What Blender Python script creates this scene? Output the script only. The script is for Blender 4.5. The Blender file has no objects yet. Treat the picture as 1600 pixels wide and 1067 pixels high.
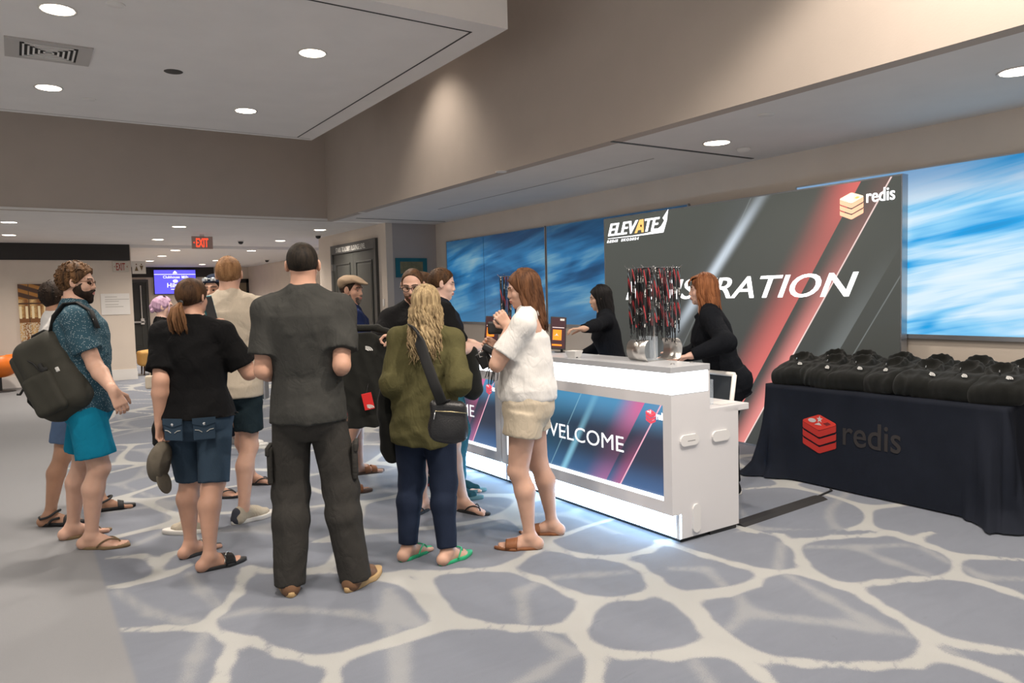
import bpy, bmesh, math, random
import numpy as np
from mathutils import Vector, Matrix

SC = bpy.context.scene
COL = SC.collection
# ------------------------------------------------------------------ camera
F_PX, CAM_YAW, CAM_PITCH, CAM_ROLL, CAM_H = 1172.7, 0.583394, 0.059921, -0.024859, 1.52
def _axes():
    cy, sy, cp, sp = math.cos(CAM_YAW), math.sin(CAM_YAW), math.cos(CAM_PITCH), math.sin(CAM_PITCH)
    f = Vector((sy * cp, cy * cp, -sp)); r = Vector((cy, -sy, 0)); u = r.cross(f)
    cr, sr = math.cos(CAM_ROLL), math.sin(CAM_ROLL)
    return r * cr + u * sr, -r * sr + u * cr, f
CR, CU, CF = _axes()
CAM = Vector((0, 0, CAM_H))
cam_data = bpy.data.cameras.new('camera'); cam = bpy.data.objects.new('camera', cam_data); COL.objects.link(cam)
cam_data.sensor_fit = 'HORIZONTAL'; cam_data.sensor_width = 36.0; cam_data.lens = F_PX / 1600 * 36.0
cam_data.clip_start = 0.05; cam_data.clip_end = 200
cam.matrix_world = Matrix(((CR.x, CU.x, -CF.x, 0), (CR.y, CU.y, -CF.y, 0), (CR.z, CU.z, -CF.z, CAM_H), (0, 0, 0, 1)))
SC.camera = cam
AWAY = Vector((math.sin(CAM_YAW), math.cos(CAM_YAW), 0)); RIGHT = Vector((math.cos(CAM_YAW), -math.sin(CAM_YAW), 0))
def ray(x, y): return CF + CR * ((x - 800) / F_PX) - CU * ((y - 533.5) / F_PX)
def atz(x, y, z=0.0):
    d = ray(x, y); return CAM + d * ((z - CAM_H) / d.z)
def atd(x, y, D): return CAM + ray(x, y) * D
def atx(x, y, X): d = ray(x, y); return CAM + d * (X / d.x)
def aty(x, y, Y): d = ray(x, y); return CAM + d * (Y / d.y)
def depth(p): return (Vector(p) - CAM).dot(CF)

# ------------------------------------------------------------------ world, exposure, lights
SC.view_settings.view_transform = 'Standard'; SC.view_settings.look = 'None'
SC.view_settings.gamma = 1.0; SC.view_settings.use_curve_mapping = False
SC.view_settings.exposure = 0.0
w = bpy.data.worlds.new('lobby_ambience'); SC.world = w; w.use_nodes = True
w.node_tree.nodes['Background'].inputs[0].default_value = (1.0, 0.96, 0.92, 1)
w.node_tree.nodes['Background'].inputs[1].default_value = 0.60
WARM = (1.0, 0.89, 0.78)
def spot(loc, power, angle=150, blend=1.0, color=WARM, radius=0.09, target=None):
    l = bpy.data.lights.new('downlight_beam', 'SPOT'); l.energy = power; l.spot_size = math.radians(angle); l.spot_blend = blend
    l.color = color; l.shadow_soft_size = radius
    o = bpy.data.objects.new('downlight_beam', l); COL.objects.link(o); o.location = loc
    if target is not None:
        o.rotation_euler = (Vector(target) - Vector(loc)).to_track_quat('-Z', 'Y').to_euler()
    return o
Z_LOW, Z_CLOUD, Z_UP = 2.78, 3.60, 4.45

# ------------------------------------------------------------------ shader helpers
class X:
    """a shader socket with arithmetic"""
    def __init__(s, t, v): s.t, s.v = t, v
    def _m(s, op, *a, clamp=False):
        n = s.t.nodes.new('ShaderNodeMath'); n.operation = op; n.use_clamp = clamp
        for i, q in enumerate((s,) + a):
            q = q.v if isinstance(q, X) else q
            if isinstance(q, (int, float)): n.inputs[i].default_value = q
            else: s.t.links.new(q, n.inputs[i])
        return X(s.t, n.outputs[0])
    def __add__(s, o): return s._m('ADD', o)
    def __sub__(s, o): return s._m('SUBTRACT', o)
    def __mul__(s, o): return s._m('MULTIPLY', o)
    def __truediv__(s, o): return s._m('DIVIDE', o)
    def sin(s): return s._m('SINE')
    def abs(s): return s._m('ABSOLUTE')
    def frac(s): return s._m('FRACT')
    def floor(s): return s._m('FLOOR')
    def gt(s, o): return s._m('GREATER_THAN', o)
    def lt(s, o): return s._m('LESS_THAN', o)
    def min(s, o): return s._m('MINIMUM', o)
    def max(s, o): return s._m('MAXIMUM', o)
    def pow(s, o): return s._m('POWER', o)
    def clamp(s): return s._m('ADD', 0.0, clamp=True)
    def ss(s, a, b):
        n = s.t.nodes.new('ShaderNodeMapRange'); n.interpolation_type = 'SMOOTHSTEP'
        s.t.links.new(s.v, n.inputs[0]); n.inputs[1].default_value = a; n.inputs[2].default_value = b
        return X(s.t, n.outputs[0])
class Tree:
    def __init__(s, name):
        s.m = bpy.data.materials.new(name); s.m.use_nodes = True; s.t = s.m.node_tree
        s.b = s.t.nodes['Principled BSDF']; s.out = s.t.nodes['Material Output']
    def coords(s, kind='Object'):
        n = s.t.nodes.new('ShaderNodeTexCoord'); return n.outputs[kind]
    def xyz(s, vec=None):
        n = s.t.nodes.new('ShaderNodeSeparateXYZ'); s.t.links.new(vec or s.coords(), n.inputs[0])
        return [X(s.t, o) for o in n.outputs]
    def vec(s, x, y, z):
        n = s.t.nodes.new('ShaderNodeCombineXYZ')
        for i, q in enumerate((x, y, z)):
            if isinstance(q, X): s.t.links.new(q.v, n.inputs[i])
            else: n.inputs[i].default_value = q
        return n.outputs[0]
    def scaled(s, sc, vec=None, rot=(0, 0, 0)):
        n = s.t.nodes.new('ShaderNodeMapping'); s.t.links.new(vec or s.coords(), n.inputs[0])
        n.inputs['Scale'].default_value = sc; n.inputs['Rotation'].default_value = rot; return n.outputs[0]
    def noise(s, scale=5, detail=3, vec=None, rough=.5, dist=0):
        n = s.t.nodes.new('ShaderNodeTexNoise'); s.t.links.new(vec or s.coords(), n.inputs['Vector'])
        n.inputs['Scale'].default_value = scale; n.inputs['Detail'].default_value = detail
        n.inputs['Roughness'].default_value = rough; n.inputs['Distortion'].default_value = dist
        return X(s.t, n.outputs[0])
    def voro(s, scale=5, vec=None, feature='F1', out=0):
        n = s.t.nodes.new('ShaderNodeTexVoronoi'); s.t.links.new(vec or s.coords(), n.inputs['Vector']); n.feature = feature
        n.inputs['Scale'].default_value = scale; return X(s.t, n.outputs[out])
    def attr(s, name):
        n = s.t.nodes.new('ShaderNodeAttribute'); n.attribute_name = name; return X(s.t, n.outputs['Fac'])
    def mix(s, f, a, b):
        n = s.t.nodes.new('ShaderNodeMix'); n.data_type = 'RGBA'
        for i, q in ((0, f), (6, a), (7, b)):
            q = q.v if isinstance(q, X) else q
            if isinstance(q, (int, float)): n.inputs[i].default_value = q
            elif isinstance(q, tuple): n.inputs[i].default_value = (*q[:3], 1)
            else: s.t.links.new(q, n.inputs[i])
        return n.outputs[2]
    def ramp(s, f, stops):
        n = s.t.nodes.new('ShaderNodeValToRGB'); s.t.links.new(f.v, n.inputs[0]); e = n.color_ramp.elements
        while len(e) < len(stops): e.new(0.5)
        for q, (p, c) in zip(e, stops): q.position = p; q.color = (*c, 1)
        return n.outputs[0]
    def set(s, key, v):
        i = s.b.inputs[key]
        if isinstance(v, X): s.t.links.new(v.v, i)
        elif isinstance(v, (int, float)): i.default_value = v
        elif isinstance(v, tuple): i.default_value = (*v[:3], 1)
        else: s.t.links.new(v, i)
        return s
    def bump(s, h, strength=.3, dist=.01):
        n = s.t.nodes.new('ShaderNodeBump'); s.t.links.new(h.v, n.inputs['Height'])
        n.inputs['Strength'].default_value = strength; n.inputs['Distance'].default_value = dist
        s.t.links.new(n.outputs[0], s.b.inputs['Normal']); return s
    def emission(s, col, strength=1.0):
        s.set('Emission Color', col); s.set('Emission Strength', strength); return s
def lin(r, g, b):
    f = lambda c: ((c / 255 + .055) / 1.055) ** 2.4 if c > 10 else c / 255 / 12.92
    return (f(r), f(g), f(b))
_MATS = {}
def flat(name, col, rough=.6, metal=0.0, spec=.5, emit=0.0, alpha=1.0, trans=0.0):
    if name in _MATS: return _MATS[name]
    t = Tree(name); t.set('Base Color', col).set('Roughness', rough).set('Metallic', metal).set('Specular IOR Level', spec)
    if emit: t.emission(col, emit)
    if trans: t.set('Transmission Weight', trans)
    if alpha < 1: t.set('Alpha', alpha)
    _MATS[name] = t.m; return t.m
def mottled(name, col, amount=.15, scale=8, rough=.8, bump=.15, bscale=60, spec=.3, stretch=(1, 1, 1), sheen=0.0, metal=0.0):
    if name in _MATS: return _MATS[name]
    t = Tree(name); v = t.scaled(stretch)
    n = t.noise(scale, 4, v); c0 = tuple(c * (1 - amount) for c in col); c1 = tuple(min(1, c * (1 + amount)) for c in col)
    t.set('Base Color', t.mix(n, c0, c1)).set('Roughness', rough).set('Specular IOR Level', spec).set('Metallic', metal)
    if sheen: t.set('Sheen Weight', sheen)
    if bump: t.bump(t.noise(bscale, 3, v), bump, .004)
    _MATS[name] = t.m; return t.m

# ------------------------------------------------------------------ mesh helpers
class MB:
    def __init__(s): s.bm = bmesh.new()
    def box(s, c, d, bevel=0.0, seg=2, rot=None):
        r = bmesh.ops.create_cube(s.bm, size=1.0); vs = r['verts']
        bmesh.ops.scale(s.bm, vec=Vector(d), verts=vs)
        if bevel:
            es = list({e for v in vs for e in v.link_edges})
            q = bmesh.ops.bevel(s.bm, geom=es, offset=bevel, segments=seg, affect='EDGES', profile=.5)
            vs = list({v for f in q['faces'] for v in f.verts} | {v for v in vs if v.is_valid})
        if rot is not None: bmesh.ops.rotate(s.bm, cent=(0, 0, 0), matrix=rot, verts=vs)
        bmesh.ops.translate(s.bm, vec=Vector(c), verts=vs); return s
    def span(s, a, b, bevel=0.0, seg=2):
        a, b = Vector(a), Vector(b); return s.box((a + b) / 2, [abs(q) for q in (b - a)], bevel, seg)
    def quad(s, *p):
        s.bm.faces.new([s.bm.verts.new(q) for q in p]); return s
    def prism(s, poly, z0, z1):
        a = [s.bm.verts.new((x, y, z0)) for x, y in poly]; b = [s.bm.verts.new((x, y, z1)) for x, y in poly]
        n = len(poly); s.bm.faces.new(b)
        s.bm.faces.new(a[::-1])
        for i in range(n): s.bm.faces.new((a[i], a[(i + 1) % n], b[(i + 1) % n], b[i]))
        return s
    def tube(s, pts, r, n=8, cap=True, flatten=None):
        pts = [Vector(p) for p in pts]; rs = r if isinstance(r, (list, tuple)) else [r] * len(pts)
        prev = None; rings = []
        for i, p in enumerate(pts):
            d = (pts[min(i + 1, len(pts) - 1)] - pts[max(i - 1, 0)]).normalized()
            if prev is None:
                a = d.orthogonal().normalized() if flatten is None else (Vector(flatten) - d * d.dot(Vector(flatten))).normalized()
            else: a = (prev - d * prev.dot(d)).normalized()
            if flatten is not None:
                q_ = Vector(flatten) - d * d.dot(Vector(flatten))
                if q_.length > .35: a = q_.normalized()
            b = d.cross(a); prev = a
            ra, rb = rs[i] if isinstance(rs[i], (list, tuple)) else (rs[i], rs[i])
            rings.append([s.bm.verts.new(p + a * (math.cos(2 * math.pi * k / n) * ra) + b * (math.sin(2 * math.pi * k / n) * rb)) for k in range(n)])
        for q, w_ in zip(rings, rings[1:]):
            for k in range(n): s.bm.faces.new((q[k], q[(k + 1) % n], w_[(k + 1) % n], w_[k]))
        if cap: s.bm.faces.new(rings[0][::-1]); s.bm.faces.new(rings[-1])
        return s
    def lathe(s, prof, n=24, c=(0, 0, 0), axis='z', closed=False):
        rings = []
        for r, z in prof:
            ring = []
            for k in range(n):
                a = 2 * math.pi * k / n; x, y = r * math.cos(a), r * math.sin(a)
                p = (x, y, z) if axis == 'z' else ((z, x, y) if axis == 'x' else (y, z, x))
                ring.append(s.bm.verts.new(Vector(c) + Vector(p)))
            rings.append(ring)
        m = len(rings)
        for i in range(m if closed else m - 1):
            q, w_ = rings[i], rings[(i + 1) % m]
            for k in range(n): s.bm.faces.new((q[k], q[(k + 1) % n], w_[(k + 1) % n], w_[k]))
        if not closed:
            if prof[0][0] > 1e-5: s.bm.faces.new(rings[0][::-1])
            if prof[-1][0] > 1e-5: s.bm.faces.new(rings[-1])
        return s
    def obj(s, name, m, parent=None, smooth=False, matrix=None, auto=None):
        bmesh.ops.remove_doubles(s.bm, verts=s.bm.verts, dist=1e-6)
        bmesh.ops.recalc_face_normals(s.bm, faces=s.bm.faces)
        me = bpy.data.meshes.new(name); s.bm.to_mesh(me); s.bm.free()
        return link(name, me, m, parent, smooth, matrix)
def link(name, me, m, parent=None, smooth=False, matrix=None):
    o = bpy.data.objects.new(name, me); COL.objects.link(o)
    if m is not None and not me.materials: me.materials.append(m)
    if smooth: me.polygons.foreach_set('use_smooth', [True] * len(me.polygons))
    if parent: o.parent = parent
    if matrix is not None: o.matrix_world = matrix if not parent else o.matrix_world; 
    if matrix is not None and parent: o.matrix_local = matrix
    return o
def tag(o, label=None, cat=None, group=None, kind=None):
    for k, v in (('label', label), ('category', cat), ('group', group), ('kind', kind)):
        if v: o[k] = v
    return o
def thing(name, label, cat, matrix=None, group=None):
    o = bpy.data.objects.new(name, None); COL.objects.link(o); o.empty_display_size = .1
    if matrix is not None: o.matrix_world = matrix if isinstance(matrix, Matrix) else Matrix.Translation(Vector(matrix))
    return tag(o, label, cat, group)
def struct(o): o['kind'] = 'structure'; return o
def copy_tree(o, parent=None):
    c = o.copy(); COL.objects.link(c); c.parent = parent
    for ch in list(o.children): copy_tree(ch, c)
    return c
def frame(origin, xa, ya):
    xa = Vector(xa).normalized(); ya = Vector(ya).normalized(); za = xa.cross(ya)
    m = Matrix.Identity(4)
    for i in range(3): m[i][0], m[i][1], m[i][2], m[i][3] = xa[i], ya[i], za[i], origin[i]
    return m
def wall_x(y, z, x): return frame((x, y, z), (0, -1, 0), (0, 0, 1))     # on a wall facing -x
def wall_y(x, z, y): return frame((x, y, z), (1, 0, 0), (0, 0, 1))      # on a wall facing -y
def text_mesh(name, s, size, m, parent, loc, depth_=.002, bold=0.0, shear=0.0, width=None, align='LEFT', spacing=1.0, rot=0.0, heavy=0.0):
    c = bpy.data.curves.new(name, 'FONT'); c.body = s; c.size = size; c.extrude = depth_; c.offset = bold; c.shear = shear
    c.align_x = align; c.space_character = spacing; c.resolution_u = 4
    t = bpy.data.objects.new('tmp', c); COL.objects.link(t)
    dg = bpy.context.evaluated_depsgraph_get(); dg.update()
    me = bpy.data.meshes.new_from_object(t.evaluated_get(dg)); bpy.data.objects.remove(t); me.name = name; me.materials.clear()
    if heavy:
        bm = bmesh.new()
        for dx in (-heavy, heavy):
            k0 = len(bm.verts); bm.from_mesh(me); bm.verts.ensure_lookup_table(); bmesh.ops.translate(bm, vec=(dx, 0, dx * .01), verts=bm.verts[k0:])
        bm.to_mesh(me); bm.free()
    if width:
        xs = [v.co.x for v in me.vertices]; k = width / (max(xs) - min(xs)); x0 = min(xs) if align == 'LEFT' else 0
        for v in me.vertices: v.co.x = (v.co.x - x0) * k
    o = link(name, me, m, parent)
    o.matrix_local = Matrix.Translation(Vector(loc)) @ Matrix.Rotation(rot, 4, 'Z'); return o

# ------------------------------------------------------------------ the room
def wallmat(name, col, bs=90):
    t = Tree(name); n = t.noise(3, 3); f = t.noise(bs, 2)
    t.set('Base Color', t.mix(n, tuple(c * .94 for c in col), tuple(min(1, c * 1.05) for c in col))).set('Roughness', .85).set('Specular IOR Level', .2)
    return t.bump(f, .12, .003).m
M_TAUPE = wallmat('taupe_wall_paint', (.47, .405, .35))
M_CREAM = wallmat('cream_wall_paint', (.66, .575, .49))
M_GREYW = wallmat('grey_wall_paint', (.42, .38, .36))
M_CEIL = wallmat('ceiling_paint', (.76, .73, .70), 140)
M_WHITE = flat('white_trim', (.75, .72, .68), .5)
M_DARKBAND = flat('dark_brown_band', (.022, .018, .016), .6)
M_BLACK = flat('black_plastic', (.012, .012, .013), .45)
M_STEEL = flat('brushed_steel', (.62, .60, .57), .28, 1.0)
M_CHROME = flat('chrome', (.8, .8, .8), .12, 1.0)
M_LAMP = flat('lamp_glow', (1.0, .87, .70), .5, emit=14)
XS, YB, XW, YL, XD, XE = 4.17, 11.5, 6.08, 17.3, 5.15, 2.05     # soffit, bulkhead, back wall, left wall, door wall, left wall's end

# carpet: distance to the pale net is stored on the points, the material draws and frays it
def carpet():
    T = {0: (150, 820), 1: (600, 820), 2: (1050, 820)}
    strong = [(0, '90,478 300,470 480,465 560,395 640,315 672,235 690,195 800,210 960,212 1060,190 1100,120'), (0, '500,462 600,510 700,525 850,585 1000,615 1090,612 1200,572 1350,530 1500,480 1600,425'),
      (0, '630,530 590,620 560,719 540,760'), (0, '1085,610 1070,719 1065,770'), (0, '960,212 1200,215 1350,240 1480,290 1550,360 1600,420'), (0, '0,290 130,275 250,245 340,220 430,180'), (0, '280,230 285,170 345,130 470,90'), (0, '285,170 200,140 60,150'),
      (1, '0,240 130,270 200,340 260,410 400,450 600,470 800,470 890,440 930,370 960,345'), (1, '-40,240 100,215 200,222 350,208 520,200 600,170 680,120 740,85'), (1, '200,222 195,300 230,380'),
      (1, '560,200 700,245 850,312 950,345 1150,328 1235,300 1225,245 1150,185 1050,150 900,140 780,110 715,60 700,10'), (1, '1230,250 1300,310 1380,370 1470,470 1560,540 1620,575'), (1, '1300,330 1450,310 1620,285'),
      (1, '930,350 890,420 885,510 935,560 1100,592 1300,592 1440,560 1510,520'), (1, '945,565 962,640 950,719 945,770'), (1, '0,540 120,500 260,460 400,452'), (1, '1050,150 1200,118 1300,60'),
      (2, '-60,70 150,140 300,182 430,215 580,212 650,232 750,272 830,292 900,340 1000,400 1120,470 1160,500 1300,540 1450,565 1640,585'), (2, '560,90 592,170 645,228'), (2, '380,-40 480,40 545,85 600,70 750,55 900,48 1000,35 1012,-10 1000,-60'),
      (2, '1000,35 1080,65 1180,100 1290,142 1400,146 1640,162'), (2, '1292,142 1295,232'), (2, '800,278 950,260 1100,246 1290,236 1400,260 1520,300 1640,345'), (2, '1110,65 1170,30 1240,-10 1400,-60'),
      (2, '1150,500 1180,590 1100,632 900,642 600,628 400,602 280,560 200,490 120,400 60,340 0,300'), (2, '80,332 250,312 370,270 425,215'), (2, '1180,590 1350,632 1480,682 1600,740'), (2, '0,600 150,572 250,572 400,680 470,740'), (2, '1400,-60 1500,0 1640,40'), (2, '380,-40 300,-70 200,-70')]
    faint = [(0, '420,220 480,300 560,370'), (0, '560,420 700,390 900,385 1150,400 1300,430'), (0, '500,480 450,600 400,740'), (0, '1350,370 1420,430 1500,460'), (0, '1330,290 1330,400 1380,740'), (0, '90,300 250,400 400,440 480,450'),
      (1, '620,300 640,440'), (1, '90,540 70,740'), (1, '620,300 720,255'), (1, '700,485 780,540 860,575 720,670 580,740'), (1, '780,237 950,226 1110,214'), (1, '1400,610 1500,740'), (1, '40,330 130,450'),
      (2, '300,322 345,390 420,410 600,430 780,450 900,470 1100,500'), (2, '340,400 250,480'), (2, '520,225 700,330 860,420 930,455'), (2, '590,100 850,100 1060,90'), (2, '850,110 1000,170 1180,232'), (2, '1140,105 1260,170'), (2, '500,80 480,200'), (2, '1330,195 1420,240 1640,247'), (2, '1210,545 1320,610'), (2, '0,200 150,200 240,280')]
    def segs(L, wd):
        out = []
        for k, s in L:
            p = [atz(T[k][0] + float(a) * .34375, T[k][1] + float(b) * .34375) for a, b in (q.split(',') for q in s.split())]
            out += [(a.x, a.y, b.x, b.y, wd) for a, b in zip(p, p[1:])]
        return np.array(out)
    xs = np.arange(-3.4, 6.65, .045); ys = np.concatenate([np.arange(-1.0, 7.0, .04), np.arange(7.0, 14, .06), np.arange(14, 27.3, .14)])
    gx, gy = np.meshgrid(xs, ys, indexing='ij'); P = np.stack([gx.ravel(), gy.ravel()], 1)
    def dist(S, P, k=.028):
        acc = np.zeros(len(P))
        for ax, ay, bx, by, wd in S:
            m = (np.abs(P[:, 0] - (ax + bx) / 2) < abs(bx - ax) / 2 + .5) & (np.abs(P[:, 1] - (ay + by) / 2) < abs(by - ay) / 2 + .5)
            if not m.any(): continue
            q = P[m] - (ax, ay); d = np.array((bx - ax, by - ay)); t = np.clip(q @ d / max(d @ d, 1e-9), 0, 1)
            r = np.hypot(*(q - t[:, None] * d).T) - wd; acc[m] += np.exp(-r / k)
        return -k * np.log(np.maximum(acc, 1e-9))
    d1 = dist(segs(strong, .024), P); d2 = dist(segs(faint, .024), P)
    rng = np.random.default_rng(11)
    def voronoi(P, cell, seed, wd):
        r = np.random.default_rng(seed); i0 = np.floor(P / cell).astype(int); n = 64
        jit = r.random((n, n, 2)) * .86 + .07
        best = []
        for dx in (-2, -1, 0, 1, 2):
            for dy in (-2, -1, 0, 1, 2):
                c = i0 + (dx, dy); best.append((c + jit[c[:, 0] % n, c[:, 1] % n]) * cell)
        S = np.stack(best, 1); D = np.linalg.norm(S - P[:, None], axis=2); k = D.argmin(1); a = S[np.arange(len(P)), k]
        e = S - a[:, None]; L = np.linalg.norm(e, axis=2); L[L < 1e-6] = 1
        de = np.einsum('ijk,ijk->ij', (a[:, None] + S) / 2 - P[:, None], e) / L
        de[np.arange(len(P)), k] = 9; h = .05
        return -h * np.log(np.exp(-np.minimum(de, 3) / h).sum(1)) - wd
    wob = .10 * np.stack([np.sin(P[:, 1] * 3.1 + 1) + .5 * np.sin(P[:, 0] * 5.3), np.sin(P[:, 0] * 2.7 + 2) + .5 * np.sin(P[:, 1] * 4.9)], 1)
    v1 = voronoi(P + wob, .92, 3, .030); v2 = voronoi(P - wob * .8 + .37, 1.15, 8, .022)
    # the traced part is the foreground, a net of the same kind goes on beyond it
    dep = P[:, 0] * AWAY.x + P[:, 1] * AWAY.y; s = np.clip((dep - 4.55) / .12, 0, 1); s = s * s * (3 - 2 * s)
    A = d1 * (1 - s) + v1 * s; B = d2 * (1 - s) + v2 * s
    edge = P[:, 0] - .33
    nx, ny = len(xs), len(ys); idx = np.arange(nx * ny).reshape(nx, ny)
    q = np.stack([idx[:-1, :-1], idx[1:, :-1], idx[1:, 1:], idx[:-1, 1:]], -1).reshape(-1, 4)
    me = mesh_np('floor', np.c_[P, np.zeros(len(P))], q)
    for nm, v in (('net', A), ('faint', B), ('side', edge)):
        me.attributes.new(nm, 'FLOAT', 'POINT').data.foreach_set('value', v.astype(np.float32))
    t = Tree('patterned_carpet'); n1 = t.noise(170, 3, rough=.7) - .5; n2 = t.noise(9, 4) - .5; n3 = t.noise(330, 2)
    net = (t.attr('net') + n1 * .05 + n2 * .012).ss(.012, -.012); fnt = (t.attr('faint') + n1 * .11 + n2 * .02).ss(.03, -.03) * .45
    side = (t.attr('side') + n1 * .02).ss(-.015, .015); big = t.noise(.7, 3); strk = t.noise(4, 4, t.scaled((1, 3.2, 1)), dist=1.2)
    base = t.mix(big * .6 + strk * .4, (.125, .139, .172), (.195, .215, .255)); base = t.mix(strk.ss(.66, .74) * .30, base, (.09, .098, .12))
    col = t.mix(net.max(fnt) * side, base, (.355, .36, .348)); plain = t.mix(big, (.178, .182, .192), (.240, .244, .252))
    col = t.mix(side, plain, col); t.set('Base Color', t.mix(n3 * .35, col, t.mix(.5, col, (.09, .09, .10)))).set('Roughness', .95).set('Specular IOR Level', .1).set('Sheen Weight', .15)
    t.bump(n3, .4, .004)
    o = link('floor', me, t.m); return struct(o)
def mesh_np(name, V, Q, tri=None):
    me = bpy.data.meshes.new(name); V = np.ascontiguousarray(V, np.float32); Q = np.ascontiguousarray(Q, np.int32)
    me.vertices.add(len(V)); me.vertices.foreach_set('co', V.ravel()); n = Q.shape[1]
    me.loops.add(Q.size); me.loops.foreach_set('vertex_index', Q.ravel()); me.polygons.add(len(Q))
    me.polygons.foreach_set('loop_start', np.arange(0, Q.size, n, dtype=np.int32))
    me.update(calc_edges=True); return me
carpet()

def slab(name, a, b, m): return struct(MB().span(a, b).obj(name, m))
# back wall with the lit panels, the wall by the stairs door, the passage
slab('wall_right', (XW, -1.0, 0), (XW + .12, YB, Z_LOW), M_CREAM)
slab('wall_alcove_end', (XD + .12, YB, 0), (XW + .12, YB + .12, Z_LOW), M_GREYW)
slab('wall_stairs', (XD, YB, 0), (XD + .12, 14.75, Z_LOW), M_CREAM)
slab('wall_stairs_return', (XD + .12, 14.63, 0), (6.6, 14.75, Z_LOW), M_CREAM)
slab('wall_passage_right', (6.6, 14.63, 0), (6.72, 26, Z_LOW), M_CREAM)
slab('wall_left', (-7, YL, 0), (XE, YL + .15, Z_LOW + .08), M_CREAM)
slab('wall_passage_left', (XE - .15, YL + .15, 0), (XE, 26.0, Z_LOW), M_CREAM)
slab('wall_far', (XE - .15, 26.0, 0), (6.72, 26.12, Z_LOW), M_CREAM)
slab('trim_dark_band', (-7, YL - .03, 2.455), (XE - .02, YL, Z_LOW), M_DARKBAND)
slab('trim_far_band', (XE, 25.97, 2.40), (5.5, 26.0, 2.72), M_DARKBAND)
slab('baseboard_left', (-7, YL - .02, 0), (XE + .005, YL, .22), M_WHITE)
slab('baseboard_passage', (XE, YL, 0), (XE + .015, 26.0, .16), M_WHITE)
slab('baseboard_right', (XW - .015, -1, 0), (XW, YB, .14), M_WHITE)
# ceilings and bulkheads
slab('ceiling_alcove', (XS + .12, -1.0, Z_LOW), (XW + .12, YB, Z_LOW + .08), M_CEIL)
slab('ceiling_low', (-7, YB + .12, Z_LOW), (6.72, YL, Z_LOW + .08), M_CEIL)
slab('ceiling_passage', (XE, YL, Z_LOW - .06), (6.6, 26, Z_LOW + .06), M_CEIL)
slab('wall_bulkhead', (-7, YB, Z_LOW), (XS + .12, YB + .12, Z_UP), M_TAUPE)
slab('trim_bulkhead', (-7, YB - .012, Z_LOW), (XS, YB, Z_LOW + .03), M_CEIL)
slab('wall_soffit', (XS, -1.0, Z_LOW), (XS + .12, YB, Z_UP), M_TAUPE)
slab('ceiling_upper', (-7, -1.0, Z_UP), (XS + .12, YB + .12, Z_UP + .1), M_CEIL)
CX, CY0, CY1 = 3.32, 4.98, 9.63
c = MB().span((-7, CY0, Z_CLOUD), (CX, CY1, Z_UP)).obj('ceiling_cloud', M_CEIL); struct(c)
for a, b in (((-7, CY0 + .19, 0), (CX - .21, CY0 + .205, 0)), ((CX - .225, CY0 + .19, 0), (CX - .21, CY1 - .12, 0))):
    MB().span((a[0], a[1], Z_CLOUD - .003), (b[0], b[1], Z_CLOUD + .002)).obj('reveal_groove', M_BLACK, c)
MB().span((-7, CY1 - .10, Z_CLOUD - .003), (CX - .05, CY1 - .094, Z_CLOUD + .002)).obj('reveal_groove', M_GREYW, c)
def slot(a, b, w_=.035):
    a, b = atz(*a, Z_LOW), atz(*b, Z_LOW); y = (a.y + b.y) / 2
    MB().span((a.x, y, Z_LOW - .004), (min(b.x, XW), y + w_, Z_LOW + .01)).obj('slot_diffuser', M_BLACK, bpy.data.objects['ceiling_alcove'])
slot((962, 219), (1174, 248)); slot((556, 341), (698, 345.5))
MB().span((XS + .9, 5.2, Z_LOW - .003), (XS + .915, 9.5, Z_LOW + .01)).obj('access_seam', M_GREYW, bpy.data.objects['ceiling_alcove'])

# recessed downlights
def downlight(p, r, label, power, group='recessed downlights', ang=150, beam=True):
    t = thing('downlight', label, 'downlight', p, group)
    MB().lathe([(r * .98, -.002), (r * 1.16, -.008), (r * 1.16, 0), (r * .98, 0)], 28, closed=True).obj('trim_ring', M_WHITE, t, True)
    MB().lathe([(0, -.004), (r * .98, -.004), (r * .98, 0), (0, 0)], 28).obj('lens', M_LAMP, t)
    if beam: spot(Vector(p) - Vector((0, 0, .03)), power, ang)
    return t
for x, y, where in ((90, 15, 'nearest the ceiling vent corner of the frame'), (76, 137, 'below the square ceiling vent'), (488, 83, 'nearest the soffit on the raised ceiling'), (384, 173, 'at the far edge of the raised ceiling')):
    downlight(atz(x, y, Z_CLOUD), .105, 'round glowing downlight ' + where, 300)
for x, y, where, p in ((14, 347, 'at the left frame edge just behind the bulkhead', 240), (14, 367, 'at the left frame edge above the dark band', 240), (280, 354, 'left of the red exit sign in front', 240), (247, 374, 'between the dark band and exit sign', 240),
                    (500, 359, 'above the stairs door', 220), (438, 376, 'right of the dome camera above the grey shirt man', 220)):
    downlight(atz(x, y, Z_LOW), .10, 'round glowing downlight in low ceiling ' + where, p)
for x, y, where in ((274, 391, 'nearest in the passage'), (253, 400, 'second in the passage'), (234, 407.5, 'third in the passage'), (316, 413, 'above the screen on the right'), (338, 407, 'over the capped man in passage'), (393, 391.5, 'right side of the passage')):
    downlight(atz(x, y, Z_LOW - .06), .10, 'small glowing downlight ' + where, 300, 'passage downlights')
downlight(atz(1120, 223, Z_LOW), .105, 'round glowing downlight over the registration sign', 95)
downlight(atz(1594, 111, Z_LOW), .105, 'round glowing downlight cut by the right frame edge', 95)
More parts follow.
